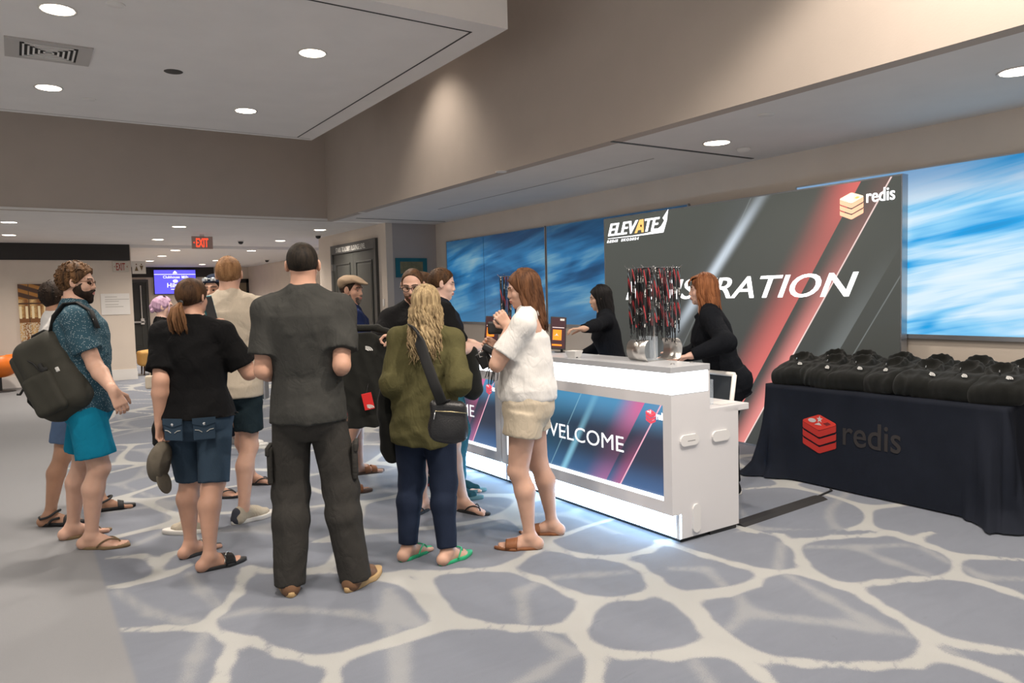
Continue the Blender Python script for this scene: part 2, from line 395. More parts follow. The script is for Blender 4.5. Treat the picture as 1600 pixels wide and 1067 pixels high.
# lamps of the same room outside the picture: upper ceiling by the soffit and the lobby behind the camera
for y, p, an, bl, tx, tz in ((7.6, 95, 96, 1.0, 4.0, 2.5), (1.3, 480, 126, .3, 3.7, 0)): spot((3.45, y, Z_UP - .05), p, an, bl, WARM, .06, (tx, y, tz))
for x, y in ((.4, 2.5), (2.3, 2.0), (-1.6, 3.5), (-1.7, 6.2), (.3, .3)): spot((x, y, Z_UP - .1), 300, 150)

# ------------------------------------------------------------------ lit registration sign
def line_mask(t, w_, a, b): return w_.ss(a, b)
def sign_material():
    t = Tree('sign_graphics'); x, y, z = t.xyz(); wv = x - y * .62; w2 = x - y * .86
    A = wv.ss(1.36, 1.80) * wv.lt(1.785); A = A * (y.ss(1.9, 2.5) * .45 + y.ss(2.1, .7) * .35 + .5)
    B = wv.ss(1.80, 2.06) * wv.gt(1.80) * wv.lt(2.045) * (y.ss(2.4, .7) * .8 + .10)
    L = (wv - 2.045).abs().ss(.012, .002)
    S = (w2 - .20).abs().ss(.17, .0); S = S * S * (y - 1.75).abs().ss(1.0, .1) * wv.lt(1.3); S2 = (w2 - .20).abs().ss(.05, .0) * (y - 1.75).abs().ss(.75, .2)
    g = (wv - .66).abs().ss(.012, .0) * .25 + (wv - 2.62).abs().ss(.01, 0) * .3 + (wv - 2.47).ss(-.25, 0) * wv.lt(2.47) * y.ss(2.0, .9) * .25
    base = t.mix(y.ss(.6, 2.5), (.050, .052, .046), (.085, .090, .078)); base = t.mix(wv.ss(.2, .66) * wv.lt(.66) * .25, base, (.13, .14, .15))
    c = t.mix(S.max(S2) .min(1.0), base, (.62, .70, .78)); c = t.mix(g, c, (.45, .5, .5)); c = t.mix(A, c, (.82, .17, .15)); c = t.mix(B, c, (.95, .30, .27)); c = t.mix(L, c, (1.0, .75, .70))
    t.set('Base Color', (.02, .02, .02)).set('Roughness', .5).emission(c, 1.0); return t.m
M_GLOWTEXT = flat('lit_white_print', (1, 1, 1), .5, emit=1.6)
M_GLOWORANGE = flat('lit_orange_print', (1.0, .55, .16), .5, emit=1.1)
M_GLOWCREAM = flat('lit_cream_print', (1.0, .80, .58), .5, emit=1.2)
M_GLOWCREAM2 = flat('lit_cream_shadow_print', (1.0, .55, .34), .5, emit=.95)
M_ALU = flat('aluminium_frame', (.45, .46, .48), .35, .9)
def ngon(mb, pts, z=0.0, h=.0015): mb.prism(pts, z, z + h); return mb
def star(cx, cy, r, n=5): return [(cx + (r if k % 2 == 0 else r * .42) * math.sin(math.pi * k / n), cy + (r if k % 2 == 0 else r * .42) * math.cos(math.pi * k / n)) for k in range(2 * n)]
def ell(cx, cy, a, b, n=20): return [(cx + a * math.cos(2 * math.pi * k / n), cy + b * math.sin(2 * math.pi * k / n)) for k in range(n)]
def cube_logo(parent, x0, y0, s, m_top, m_side, m_mark, m_dark, z=0.0):
    P = lambda pts: [(x0 + a * s, y0 + b * s) for a, b in pts]
    o = bpy.data.objects.new('cube_logo', None); COL.objects.link(o); o.parent = parent; o.location = (0, 0, z)
    top = [(0, .70), (.03, .735), (.47, .905), (.53, .905), (.97, .735), (1, .70), (.97, .665), (.53, .49), (.47, .49), (.03, .665)]
    ngon(MB(), P(top)).obj('cube_top', m_top, o)
    for k, yy in enumerate((.69, .47, .25)):
        h = .165
        ngon(MB(), P([(0, yy), (.02, yy - .03), (.5, yy - .225), (.98, yy - .03), (1, yy), (1, yy - h), (.98, yy - h - .03), (.53, yy - h - .22), (.47, yy - h - .22), (.02, yy - h - .03), (0, yy - h)]), -.0004 - .0004 * k).obj('cube_layer', m_side if k != 9 else m_top, o)
    mk = MB(); ngon(mk, P(star(.52, .785, .095)), .0016); mk.obj('star_mark', m_mark, o)
    ngon(MB(), P(ell(.29, .735, .12, .055)), .0016).obj('oval_mark', m_mark, o)
    ngon(MB(), P([(.36, .63), (.58, .625), (.50, .70)]), .0016).obj('triangle_mark', m_mark, o)
    ngon(MB(), P([(.62, .685), (.76, .735), (.86, .69), (.73, .635)]), .0016).obj('notch_mark', m_dark, o)
    return o
SX, SY0, SW, SH = 5.95, 6.94, 3.615, 2.42
sign = thing('registration_sign', 'wide backlit registration sign with red diagonal stripes behind the jacket table', 'sign', wall_x(SY0, 0, SX))
MB().span((0, .02, -.002), (SW, SH - .012, 0)).obj('printed_face', sign_material(), sign)
fr = MB().span((-.015, 0, -.085), (SW + .012, SH, -.003)); fr.obj('lightbox_frame', M_ALU, sign)
text_mesh('headline_lettering', 'REGISTRATION', .30, M_GLOWTEXT, sign, (.36, 1.45, .001), .001, .001, .32, 2.90, heavy=.003)
lg = bpy.data.objects.new('event_logo', None); COL.objects.link(lg); lg.parent = sign; lg.location = (.062, 2.205, .001)
text_mesh('logo_lettering', 'ELEV', .205, M_GLOWTEXT, lg, (0, .004, 0), .001, .002, .34, .525, spacing=1.02, heavy=.007)
ngon(MB(), [(.462, .0), (.548, .146), (.612, .146), (.612, .0), (.575, .0), (.573, .03), (.52, .03), (.503, .0)]).obj('logo_letter_a', M_GLOWORANGE, lg)
ngon(MB(), star(.572, .075, .022), .002).obj('logo_star', flat('dark_print', (.05, .03, .02), .5), lg)
text_mesh('logo_lettering', 'TE', .205, M_GLOWTEXT, lg, (.628, .004, 0), .001, .002, .34, .24, spacing=1.02, heavy=.007)
ngon(MB(), [(0, -.024), (.45, -.022), (.66, -.014), (.80, .004), (.885, .045), (.935, .10), (.91, .128), (.995, .215), (.975, .10), (.92, -.028), (.5, -.034), (0, -.030)]).obj('logo_swoosh', M_GLOWTEXT, lg)
text_mesh('logo_small_lettering', 'REDIS  SKO2024', .040, M_GLOWTEXT, lg, (-.02, -.075, 0), .0008, .0015, .25, .55, spacing=1.3)
cube_logo(sign, 3.085, 2.13, .215, M_GLOWCREAM, M_GLOWCREAM2, M_GLOWTEXT, M_GLOWORANGE, .001)
text_mesh('logo_lettering', 'redis', .155, M_GLOWTEXT, sign, (3.325, 2.225, .001), .001, .001, 0, .245, heavy=.0022)

# ------------------------------------------------------------------ wave panels on the back wall
def wave_material(name, bright, seed, off):
    t = Tree(name); x, y, z = t.xyz(); v = t.vec(x * .42 + y * .25 + off, y * 1.9 - x * .34 + seed, 0.0)
    n = t.noise(1.25, 3, v, .45, .9); m = t.noise(3.0, 4, t.vec(x * .22 + off, y * 3.6 - x * .55, seed), .55, .6)
    f = (n * .74 + m * .26)
    if bright: stops = [(0.26, (.00, .14, .38)), (.36, (.0, .34, .76)), (.43, (.25, .62, .92)), (.51, (.68, .86, .98)), (.64, (.93, .97, 1.0))]
    else: stops = [(0.30, (.003, .022, .06)), (.42, (.008, .075, .19)), (.52, (.025, .17, .37)), (.60, (.12, .30, .44)), (.72, (.36, .46, .46))]
    c = t.ramp(f, stops); c2 = t.mix(y.ss(.95, 1.32) * .75, c, (.0, .18, .45) if bright else (.004, .02, .05))
    if not bright: c2 = t.mix(y.ss(.6, .0) * .35, c2, (.10, .30, .50))
    t.set('Base Color', (.02, .03, .05)).set('Roughness', .25).emission(c2, 1.0 if bright else .95); return t.m
def wave_panel(y0, y1, m, label, seams=()):
    t = thing('wave_panel', label, 'light panel', wall_x(y0, 1.135, XW), 'blue wave light panels'); W = y0 - y1
    MB().span((0, 0, .012), (W, 1.315, .03)).obj('printed_face', m, t)
    for a, b in (((-.012, -.035, 0), (W + .012, 0, .034)), ((-.012, 1.315, 0), (W + .012, 1.327, .034)), ((-.018, 0, 0), (0, 1.315, .034)), ((W, 0, 0), (W + .018, 1.315, .034))): MB().span(a, b).obj('frame_bar', M_ALU, t)
    for s in seams: MB().span((s - .003, 0, .03), (s + .003, 1.315, .0312)).obj('seam', flat('blue_seam', (.01, .05, .10), .5), t)
ydiv = atx(856, 400, XW).y
wave_panel(11.07, ydiv + .025, wave_material('wave_print_dim', False, 3.1, 0.0), 'dim blue wave panel nearest the teal picture', ((11.07 - ydiv) * .42,))
wave_panel(ydiv - .025, 5.70, wave_material('wave_print_dim_next', False, 3.4, 1.9), 'dim blue wave panel running behind the left end of the sign')
wave_panel(4.35, 1.70, wave_material('wave_print_bright', True, 6.2, 3.0), 'bright blue and white wave panel right of the sign')

# ------------------------------------------------------------------ reception counters
M_LAM = flat('white_laminate', (.66, .65, .66), .38)
M_LAMTOP = flat('grey_counter_top', (.42, .43, .45), .35)
M_BAND = flat('lit_white_acrylic', (.93, .97, 1.0), .4, emit=3.2)
M_BASEGLOW = flat('lit_blue_white_acrylic', (.46, .73, 1.0), .4, emit=13.0)
M_EDGEGLOW = flat('lit_edge_acrylic', (.85, .93, 1.0), .4, emit=1.4)
M_OVAL = flat('white_plastic', (.70, .69, .68), .4)
M_REDLIT = flat('lit_red_print', (.95, .10, .13), .5, emit=.9); M_REDLIT2 = flat('lit_dark_red_print', (.55, .05, .08), .5, emit=.9)
M_PINKLIT = flat('lit_pink_print', (1, .75, .8), .5, emit=1.0)
def screen_material(W):
    t = Tree('counter_graphics'); x, y, z = t.xyz(); e = x - (W - 1.745); wv = e - y * .68; w2 = e - y * .67
    c = t.mix(y.ss(.57, .33), (.085, .30, .52), (.020, .030, .055)); c = t.mix(y.ss(.22, .0) * .75, c, (.06, .16, .36)); c = t.mix(e.ss(1.2, .2) * .35, c, (.02, .16, .24))
    A = wv.ss(.92, 1.18) * wv.lt(1.185) * (y.ss(.25, .57) * .8 + y.ss(.2, 0) * .3 + .12); L = (wv - 1.325).abs().ss(.009, .003); B = wv.ss(1.18, 1.33) * wv.lt(1.325) * (y.ss(.4, 0) * .6 + .05)
    C1 = (w2 - .715).abs().ss(.055, 0) * wv.gt(.0) * (y.ss(.6, 0) * .6 + .35); C2 = (w2 - .56).abs().ss(.008, .002) * .35
    c = t.mix(A, c, (.75, .14, .32)); c = t.mix(B, c, (.60, .10, .24)); c = t.mix(C1 * .8, c, (.30, .68, .86)); c = t.mix(C2, c, (.4, .7, .8)); c = t.mix(L, c, (1, .50, .62))
    t.set('Base Color', (.02, .02, .03)).set('Roughness', .3).emission(c, 1.0); return t.m
CXF, CXB = 3.22, 3.815
def counter(y1, y0, label):
    """y0: near end (frame right), y1: far end"""
    W = y1 - y0; t = thing('reception_counter', label, 'counter', wall_x(y1, 0, CXF), 'reception counters')
    D = CXB - CXF; b = lambda a, c_, n, m, bev=.0: MB().span(a, c_, bev).obj(n, m, t)
    # local axes: x along the counter to the right, y up, z towards the visitors (front face at z=0)
    end = [(.06, .025), (.06, .18), (0, .18), (0, .912), (.008, .912), (.008, 1.04), (.0, 1.04), (.0, 1.078), (.335, 1.078), (.335, .785), (D, .785), (D, .025)]
    for xx in (0, W - .028):
        mb = MB(); mb.prism([(-p, q) for p, q in end], 0, .028); o = mb.obj('end_panel', M_LAM, t)
        o.matrix_local = Matrix(((0, 0, 1, xx), (0, 1, 0, 0), (1, 0, 0, 0), (0, 0, 0, 1)))
    b((.028, .842, -.05), (W - .028, .912, 0), 'front_rail', M_LAM); b((.028, .18, -.05), (W - .028, .258, 0), 'front_rail', M_LAM)
    b((.028, .258, -.05), (.075, .842, 0), 'front_stile', M_LAM); b((W - .07, .258, -.05), (W - .028, .842, 0), 'front_stile', M_LAM)
    scr = MB().span((.078, .278, -.03), (W - .073, .842, -.022)).obj('graphic_panel', None, t)
    b((.076, .258, -.028), (W - .071, .278, -.004), 'lit_edge', M_EDGEGLOW); b((.0755, .278, -.028), (.088, .842, -.004), 'lit_edge', M_EDGEGLOW)
    g = bpy.data.objects.new('graphic_origin', None)
    bpy.data.objects.remove(g)
    me = scr.data; me.transform(Matrix.Translation((-.078, -.27, 0))); scr.location = (.078, .27, 0); me.materials.clear(); me.materials.append(screen_material(W - .151))
    Wp = W - .151
    text_mesh('welcome_lettering', 'WELCOME', .148, flat('lit_screen_text', (.86, .88, .90), .5, emit=.75), scr, (Wp - 1.275, .222, -.0215), .0006, 0, 0, .90)
    cube_logo(scr, Wp - .165, .455, .085, M_REDLIT, M_REDLIT2, M_PINKLIT, M_REDLIT2, -.0205)
    text_mesh('logo_lettering', 'redis', .062, M_GLOWTEXT, scr, (Wp - .072, .478, -.0215), .0006, .002, 0, .115 if W > 5 else .071 * 1.0)
    b((.008, .912, -.02), (W - .0, 1.04, -.004), 'light_band', M_BAND)
    MB().span((W, .912, -.315), (W + .003, 1.04, -.004)).obj('light_band_end', M_BAND, t)
    b((.0, 1.04, -.335), (W + .004, 1.078, .004), 'riser_top', M_LAMTOP, .003); b((.028, .785, -.335), (W - .028, 1.04, -.31), 'riser_back', M_LAM)
    b((.0, .757, -D - .105), (W, .798, -.30), 'work_shelf', M_LAM, .003)
    b((.028, .028, -.075), (W + .0005, .178, -.061), 'glow_base', M_BASEGLOW); b((.028, .025, -.33), (W - .028, .10, -.075), 'bottom_board', M_LAM)
    b((.02, 0, -.33), (W - .02, .026, -.085), 'foot_plinth', M_BLACK); b((W - .026, 0, -D + .02), (W - .004, .026, -.33), 'foot_plinth', M_BLACK)
    def oval(zc, yc, a, h, slot_):
        n = 14; pts = []
        for k in range(n):
            an = math.pi * 2 * k / n + .0001; pts.append((math.cos(an) * h + (a if math.cos(an) > 0 else -a), math.sin(an) * h))
        mb = MB(); mb.prism(pts, 0, .012); o = mb.obj('cable_cap', M_OVAL, t)
        R = Matrix(((0, 0, 1, W), (0, 1, 0, yc), (-1, 0, 0, zc), (0, 0, 0, 1)))
        if slot_ == 2: R = R @ Matrix.Rotation(math.pi / 2, 4, 'Z')
        o.matrix_local = R
        if slot_ == 1: MB().span((-.02, -.006, .012), (.045, -.002, .0125)).obj('cap_slot', flat('grey_slot', (.2, .2, .2)), o)
    oval(-.145, .625, .045, .034, 1); oval(-.425, .618, .045, .034, 0); oval(-.20, .135, .055, .034, 2)
    return t
counter(5.065, 3.18, 'white reception counter with glowing band, nearest the jacket table, white-tee woman in front')
counter(6.965, 5.08, 'white reception counter partly hidden behind the olive sweater woman')

# ------------------------------------------------------------------ table with printed cloth
TY0, TY1, TXF, TXB, TZ = 2.17, 3.97, 5.10, 5.86, .755
tb = thing('folding_table', 'folding table fully hidden under the navy cloth', 'table', ((TXF + TXB) / 2, (TY0 + TY1) / 2, 0))
MB().span((-.36, -.88, TZ - .045), (.36, .88, TZ - .01), .01).obj('table_top', flat('grey_table_plastic', (.4, .4, .4)), tb)
for sx in (-1, 1):
    for sy in (-1, 1): MB().tube([(sx * .30, sy * .75, 0), (sx * .30, sy * .75, TZ - .045)], .014).obj('leg', M_STEEL, tb)
M_CLOTH = mottled('navy_tablecloth_fabric', (.0125, .0150, .0225), .25, 5, .9, .25, 260, .12)
def tablecloth():
    # rounded rectangle perimeter, falling with folds that open at the corners
    a, b, r = (TXB - TXF) / 2 + .005, (TY1 - TY0) / 2 + .005, .03; per = []
    for (sx, sy, a0) in ((1, 1, 0), (-1, 1, 90), (-1, -1, 180), (1, -1, 270)):
        for k in range(9):
            an = math.radians(a0 + 90 * k / 8); per.append(Vector((sx * (a - r) + r * math.cos(an), sy * (b - r) + r * math.sin(an), 0)))
    dense = []; n = len(per)
    for i in range(n):
        p, q = per[i], per[(i + 1) % n]; m = max(1, int((q - p).length / .022))
        dense += [p.lerp(q, k / m) for k in range(m)]
    n = len(dense); rows = 22; V = []; rnd = random.Random(4)
    for j in range(rows + 1):
        s = j / rows
        for i, p in enumerate(dense):
            d = Vector((p.x / a, p.y / b, 0)); cx, cy = abs(p.x) / a, abs(p.y) / b
            corner = max(0.0, min(1.0, (min(cx, cy) - .72) / .28)) if (cx > .97 or cy > .97) else 0
            along = p.y if cx > .97 else p.x
            nrm = Vector((1 if p.x > 0 else -1, 0, 0)) if cx >= .985 and cy < .985 else (Vector((0, 1 if p.y > 0 else -1, 0)) if cy >= .985 and cx < .985 else Vector((p.x / a, p.y / b, 0)).normalized())
            if corner > 0: nrm = (nrm + Vector((p.x / abs(p.x), p.y / abs(p.y), 0)) * corner * .8).normalized()
            near = (1.0 if p.y < 0 else .7) if p.x < 0 else .12
            amp = s ** 1.3 * (.012 * math.sin(along * 9 + 1) + .006 * math.sin(along * 23)) * (.15 if cx > .97 and cy < .72 else 1) + corner * s * near * (.17 + .085 * math.sin(along * 40 + 3 * s) + .03 * math.sin(along * 90))
            pool = max(0, s - .86) / .14 * corner * near * .10
            V.append((p + nrm * (amp + pool + .004) + Vector((0, 0, TZ * (1 - s) + (.012 if s > .97 else 0)))))
    Q = [(j * n + i, j * n + (i + 1) % n, (j + 1) * n + (i + 1) % n, (j + 1) * n + i) for j in range(rows) for i in range(n)]
    bm = bmesh.new(); vs = [bm.verts.new(v) for v in V]
    for q in Q: bm.faces.new([vs[k] for k in q[::-1]])
    bm.faces.new(vs[:n])
    bmesh.ops.recalc_face_normals(bm, faces=bm.faces); me = bpy.data.meshes.new('tablecloth'); bm.to_mesh(me); bm.free()
    root = thing('tablecloth', 'navy tablecloth with red cube logo draped to the floor', 'tablecloth', ((TXF + TXB) / 2, (TY0 + TY1) / 2, 0))
    o = link('cloth', me, M_CLOTH, root, True)
    pr = bpy.data.objects.new('cloth_print', None); COL.objects.link(pr); pr.parent = root
    pr.matrix_world = wall_x(3.97, 0, TXF - .0135)
    R1, R2 = flat('red_cloth_print', (.62, .035, .02), .8), flat('dark_red_cloth_print', (.42, .02, .012), .8)
    cube_logo(pr, .36, .30, .285, R1, R2, flat('pale_cloth_print', (.55, .50, .48), .8), flat('deep_red_cloth_print', (.16, .01, .01), .8))
    text_mesh('logo_lettering', 'redis', .27, flat('dark_cloth_print', (.026, .021, .020), .8), pr, (.70, .36, 0), .0008, .002, 0, .44)
tablecloth()

# ------------------------------------------------------------------ implicit modelling: bodies, clothes and soft goods
def npv(v): return np.array(v, float)
def nrm(v): v = npv(v); return v / max(np.linalg.norm(v), 1e-9)
class Prim:
    def __init__(s, fn, lo, hi, op='u', k=.02): s.fn, s.lo, s.hi, s.op, s.k = fn, npv(lo), npv(hi), op, k
def cone(a, b, ra, rb, k=.02, op='u', flat0=False, flat1=False, squash=None):
    """tapered capsule a->b; flat ends cut it square; squash=(axis, factor) flattens it along an axis"""
    a, b = npv(a), npv(b); ba = b - a; L2 = max(ba @ ba, 1e-12); L = L2 ** .5; R = max(ra, rb)
    def fn(x, y, z):
        px, py, pz = x - a[0], y - a[1], z - a[2]
        t = (px * ba[0] + py * ba[1] + pz * ba[2]) / L2; tc = np.clip(t, 0, 1)
        qx, qy, qz = px - tc * ba[0], py - tc * ba[1], pz - tc * ba[2]
        d2 = qx * qx + qy * qy + qz * qz
        if squash is not None:
            ax, f = squash; c = qx * ax[0] + qy * ax[1] + qz * ax[2]; d2 = d2 + c * c * (1 / (f * f) - 1)
        d = np.sqrt(d2) - (ra + (rb - ra) * tc)
        if flat0: d = np.maximum(d, -t * L)
        if flat1: d = np.maximum(d, (t - 1) * L)
        return d
    return Prim(fn, np.minimum(a, b) - R, np.maximum(a, b) + R, op, k)
def ball(c, r, k=.02, op='u'): return cone(c, npv(c) + 1e-5, r, r, k, op)
def ellip(c, ax, r, k=.02, op='u', cut=()):
    """ax: 3 row unit vectors, r: radii; cut: list of (normal, offset) in local axes kept where n.p < offset"""
    c, ax, r = npv(c), npv(ax), npv(r); R = np.abs(ax.T * r).sum(1)
    def fn(x, y, z):
        px, py, pz = x - c[0], y - c[1], z - c[2]
        q = [px * e[0] + py * e[1] + pz * e[2] for e in ax]
        k0 = np.sqrt(sum((v / w_) ** 2 for v, w_ in zip(q, r))); k1 = np.sqrt(sum((v / (w_ * w_)) ** 2 for v, w_ in zip(q, r)))
        d = k0 * (k0 - 1) / np.maximum(k1, 1e-6)
        for n, o in cut: d = np.maximum(d, n[0] * q[0] + n[1] * q[1] + n[2] * q[2] - o)
        return d
    return Prim(fn, c - R, c + R, op, k)
def rbox(c, ax, hlf, rd, k=.01, op='u'):
    c, ax, hlf = npv(c), npv(ax), npv(hlf); R = np.abs(ax.T * hlf).sum(1)
    def fn(x, y, z):
        px, py, pz = x - c[0], y - c[1], z - c[2]
        q = [np.abs(px * e[0] + py * e[1] + pz * e[2]) - (w_ - rd) for e, w_ in zip(ax, hlf)]
        out = np.sqrt(sum(np.maximum(v, 0) ** 2 for v in q)); return out + np.minimum(np.maximum(np.maximum(q[0], q[1]), q[2]), 0) - rd
    return Prim(fn, c - R, c + R, op, k)
def loft(o, ax, tab, n=2.3, k=.03, op='u', rd=.012):
    """stack of superellipses along ax[2]; tab rows: (u, half width, half depth, forward shift)"""
    o, ax = npv(o), npv(ax); T = npv([r[:3] + (r[3] if len(r) > 3 else 0.0, r[4] if len(r) > 4 else 0.0) for r in map(tuple, tab)]); T = T[T[:, 0].argsort()]
    m = T[:, 1:3].max() + abs(T[:, 3:]).max(); P = npv([o + ax[2] * T[0, 0], o + ax[2] * T[-1, 0]])
    def fn(x, y, z):
        px, py, pz = x - o[0], y - o[1], z - o[2]
        l, f, u = [px * e[0] + py * e[1] + pz * e[2] for e in ax]
        # smooth interpolation of the table
        a, b, cf, cl = [np.interp(u, T[:, 0], T[:, i]) for i in (1, 2, 3, 4)]
        l = np.abs((l - cl) / a); f = np.abs((f - cf) / b); q = (l ** n + f ** n) ** (1 / n)
        d = (q - 1) * np.minimum(a, b)
        e = np.maximum(T[0, 0] - u, u - T[-1, 0]); 
        h = np.clip(.5 + .5 * (d - e) / rd, 0, 1); return e * (1 - h) + d * h + rd * h * (1 - h)
    return Prim(fn, P.min(0) - m, P.max(0) + m, op, k)
def field(prims, lo, hi, h, wr=None):
    lo, hi = npv(lo), npv(hi); n = np.maximum(np.ceil((hi - lo) / h).astype(int) + 1, 4)
    ax = [lo[i] + h * np.arange(n[i]) for i in range(3)]; D = np.full(n, .08)
    for p in prims:
        m = p.k + 3.5 * h; a = np.clip(np.floor((p.lo - m - lo) / h).astype(int), 0, n); b = np.clip(np.ceil((p.hi + m - lo) / h).astype(int) + 1, 0, n)
        if (b <= a).any(): continue
        sl = tuple(slice(a[i], b[i]) for i in range(3))
        d = p.fn(ax[0][sl[0]][:, None, None], ax[1][sl[1]][None, :, None], ax[2][sl[2]][None, None, :])
        A = D[sl]; k = max(p.k, 1e-6)
        if p.op == 'u':
            q = np.clip(.5 + .5 * (A - d) / k, 0, 1); D[sl] = A * (1 - q) + d * q - k * q * (1 - q)
        elif p.op == 's':
            d = -d; q = np.clip(.5 - .5 * (A - d) / k, 0, 1); D[sl] = A * (1 - q) + d * q + k * q * (1 - q)
    if wr is not None:
        I = np.nonzero(np.abs(D) < 3.5 * h + .02)
        if len(I[0]): D[I] += wr(ax[0][I[0]], ax[1][I[1]], ax[2][I[2]])
    return D, ax
def nets(D, ax):
    S = D < 0; h = ax[0][1] - ax[0][0]; n = D.shape
    c = np.zeros(tuple(q - 1 for q in n), np.int8)
    for i in (0, 1):
        for j in (0, 1):
            for k in (0, 1): c += S[i:n[0] - 1 + i, j:n[1] - 1 + j, k:n[2] - 1 + k]
    act = (c > 0) & (c < 8); I = np.argwhere(act)
    if not len(I): return np.zeros((0, 3)), np.zeros((0, 4), int)
    idx = -np.ones(act.shape, int); idx[tuple(I.T)] = np.arange(len(I))
    cor = [(i, j, k) for i in (0, 1) for j in (0, 1) for k in (0, 1)]; val = {q: D[I[:, 0] + q[0], I[:, 1] + q[1], I[:, 2] + q[2]] for q in cor}
    P = np.zeros((len(I), 3)); cnt = np.zeros(len(I))
    for q in cor:
        for a in range(3):
            if q[a]: continue
            r = list(q); r[a] = 1; r = tuple(r); v0, v1 = val[q], val[r]; x = (v0 < 0) != (v1 < 0)
            t = np.where(x, v0 / np.where(np.abs(v0 - v1) < 1e-12, 1, v0 - v1), 0)
            e = np.tile(npv(q), (len(I), 1)); e[:, a] = t; P += e * x[:, None]; cnt += x
    P = P / cnt[:, None]; V = np.stack([ax[a][0] + h * (I[:, a] + P[:, a]) for a in range(3)], 1)
    Q = []
    for a in range(3):
        b, c_ = (a + 1) % 3, (a + 2) % 3; s0 = [slice(None)] * 3; s1 = [slice(None)] * 3; s0[a] = slice(0, n[a] - 1); s1[a] = slice(1, n[a])
        X_ = S[tuple(s0)] != S[tuple(s1)]; E = np.argwhere(X_)
        E = E[(E[:, b] > 0) & (E[:, c_] > 0) & (E[:, b] < n[b] - 1) & (E[:, c_] < n[c_] - 1)]
        if not len(E): continue
        def g(db, dc):
            F = E.copy(); F[:, b] -= db; F[:, c_] -= dc; return idx[F[:, 0], F[:, 1], F[:, 2]]
        q = np.stack([g(1, 1), g(0, 1), g(0, 0), g(1, 0)], 1); ins = S[E[:, 0], E[:, 1], E[:, 2]]
        q[~ins] = q[~ins][:, ::-1]; Q.append(q)
    Q = np.concatenate(Q); return V, Q[(Q >= 0).all(1)]
def bounds(prims, pad=.03):
    u = [p for p in prims if p.op == 'u']; return np.min([p.lo for p in u], 0) - pad, np.max([p.hi for p in u], 0) + pad
def wrinkles(seed, amp, f0=28, f1=75, n=6, squashz=.6):
    r = np.random.default_rng(seed); K = r.normal(size=(n, 3)); K /= np.linalg.norm(K, axis=1)[:, None]; K[:, 2] *= squashz
    K *= (f0 + (f1 - f0) * r.random(n))[:, None]; W = r.normal(size=(n, 3)) * 9; ph = r.random((n, 2)) * 6.28
    def fn(x, y, z):
        s = 0
        for i in range(n):
            w_ = 1.6 * np.sin(W[i, 0] * x + W[i, 1] * y + W[i, 2] * z + ph[i, 1])
            c = np.abs(np.sin(.5 * (K[i, 0] * x + K[i, 1] * y + K[i, 2] * z) + ph[i, 0] + w_)); s = s + (c - .63) * (28 / np.linalg.norm(K[i]) + .3)
        return amp * s / n * 6.0 * (.55 + .45 * np.sin(5.1 * x + ph[0, 0]) * np.sin(4.3 * z + 3 * y + ph[1, 0]))
    return fn
def soft(name, prims, h, m, parent=None, wr=None, pad=.03, lo=None, hi=None, smooth=True):
    l, u = bounds(prims, pad)
    V, Q = nets(*field(prims, l if lo is None else lo, u if hi is None else hi, h, wr))
    me = mesh_np(name, V, Q); o = link(name, me, m, None, smooth)
    if parent is not None: o.parent = parent; o.matrix_parent_inverse = parent.matrix_world.inverted()
    return o

# ------------------------------------------------------------------ people
def skin(name, col):
    if name in _MATS: return _MATS[name]
    t = Tree(name); n = t.noise(14, 3); f = t.noise(160, 2)
    t.set('Base Color', t.mix(n, tuple(c * .86 for c in col), tuple(min(1, c * 1.1) for c in col))).set('Roughness', .52).set('Specular IOR Level', .35)
    t.set('Subsurface Weight', .12); t.b.inputs['Subsurface Radius'].default_value = (.012, .005, .003); t.bump(f, .10, .002)
    _MATS[name] = t.m; return t.m
def fabric(name, col, fine=420, amount=.10, rough=.9, sheen=.0, bump=.22):
    if name in _MATS: return _MATS[name]
    t = Tree(name); n = t.noise(6, 4); f = t.noise(fine, 2); g = t.noise(11, 2, t.scaled((1, 1, .55)), .4, 1.4); k = t.noise(26, 2, t.scaled((1, 1, .7)), .4, 1.0)
    t.set('Base Color', t.mix(n, tuple(c * (1 - amount) for c in col), tuple(min(1, c * (1 + amount)) for c in col))).set('Roughness', rough).set('Specular IOR Level', .12)
    t.bump((g - .5).abs() * 1.0 + (k - .5).abs() * .30 + f * .035, .36, .03); _MATS[name] = t.m; return t.m
def denim(name, col):
    if name in _MATS: return _MATS[name]
    t = Tree(name); n = t.noise(5, 4); v = t.noise(300, 2, t.scaled((1, 1, .25)))
    c = t.mix(n, tuple(q * .7 for q in col), tuple(min(1, q * 1.45) for q in col)); t.set('Base Color', t.mix(v * .5, c, tuple(min(1, q * 1.9) for q in col))).set('Roughness', .85).set('Specular IOR Level', .2); t.bump(v, .2, .002)
    _MATS[name] = t.m; return t.m
def hairmat(name, dark, light, mid=.5, streak=30):
    if name in _MATS: return _MATS[name]
    t = Tree(name); n = t.noise(streak, 4, t.scaled((1, 1, .12)), .6); g = t.noise(streak * 5, 2, t.scaled((1, 1, .06)))
    t.set('Base Color', t.ramp(n * .75 + g * .25, [(max(0, mid - .14), dark), (mid + .14, light)])).set('Roughness', .62).set('Specular IOR Level', .18)
    t.bump(g, .5, .004); _MATS[name] = t.m; return t.m
M_EYE = flat('eye_white', (.75, .72, .70), .2); M_IRIS = flat('eye_iris', (.03, .02, .015), .15)
M_LIP = flat('lip_tone', (.42, .16, .13), .45); M_BROW = flat('brow_hair', (.05, .03, .02), .8)
def rotv(v, axis, a):
    v, k = npv(v), nrm(axis); return v * math.cos(a) + np.cross(k, v) * math.sin(a) + k * (k @ v) * (1 - math.cos(a))
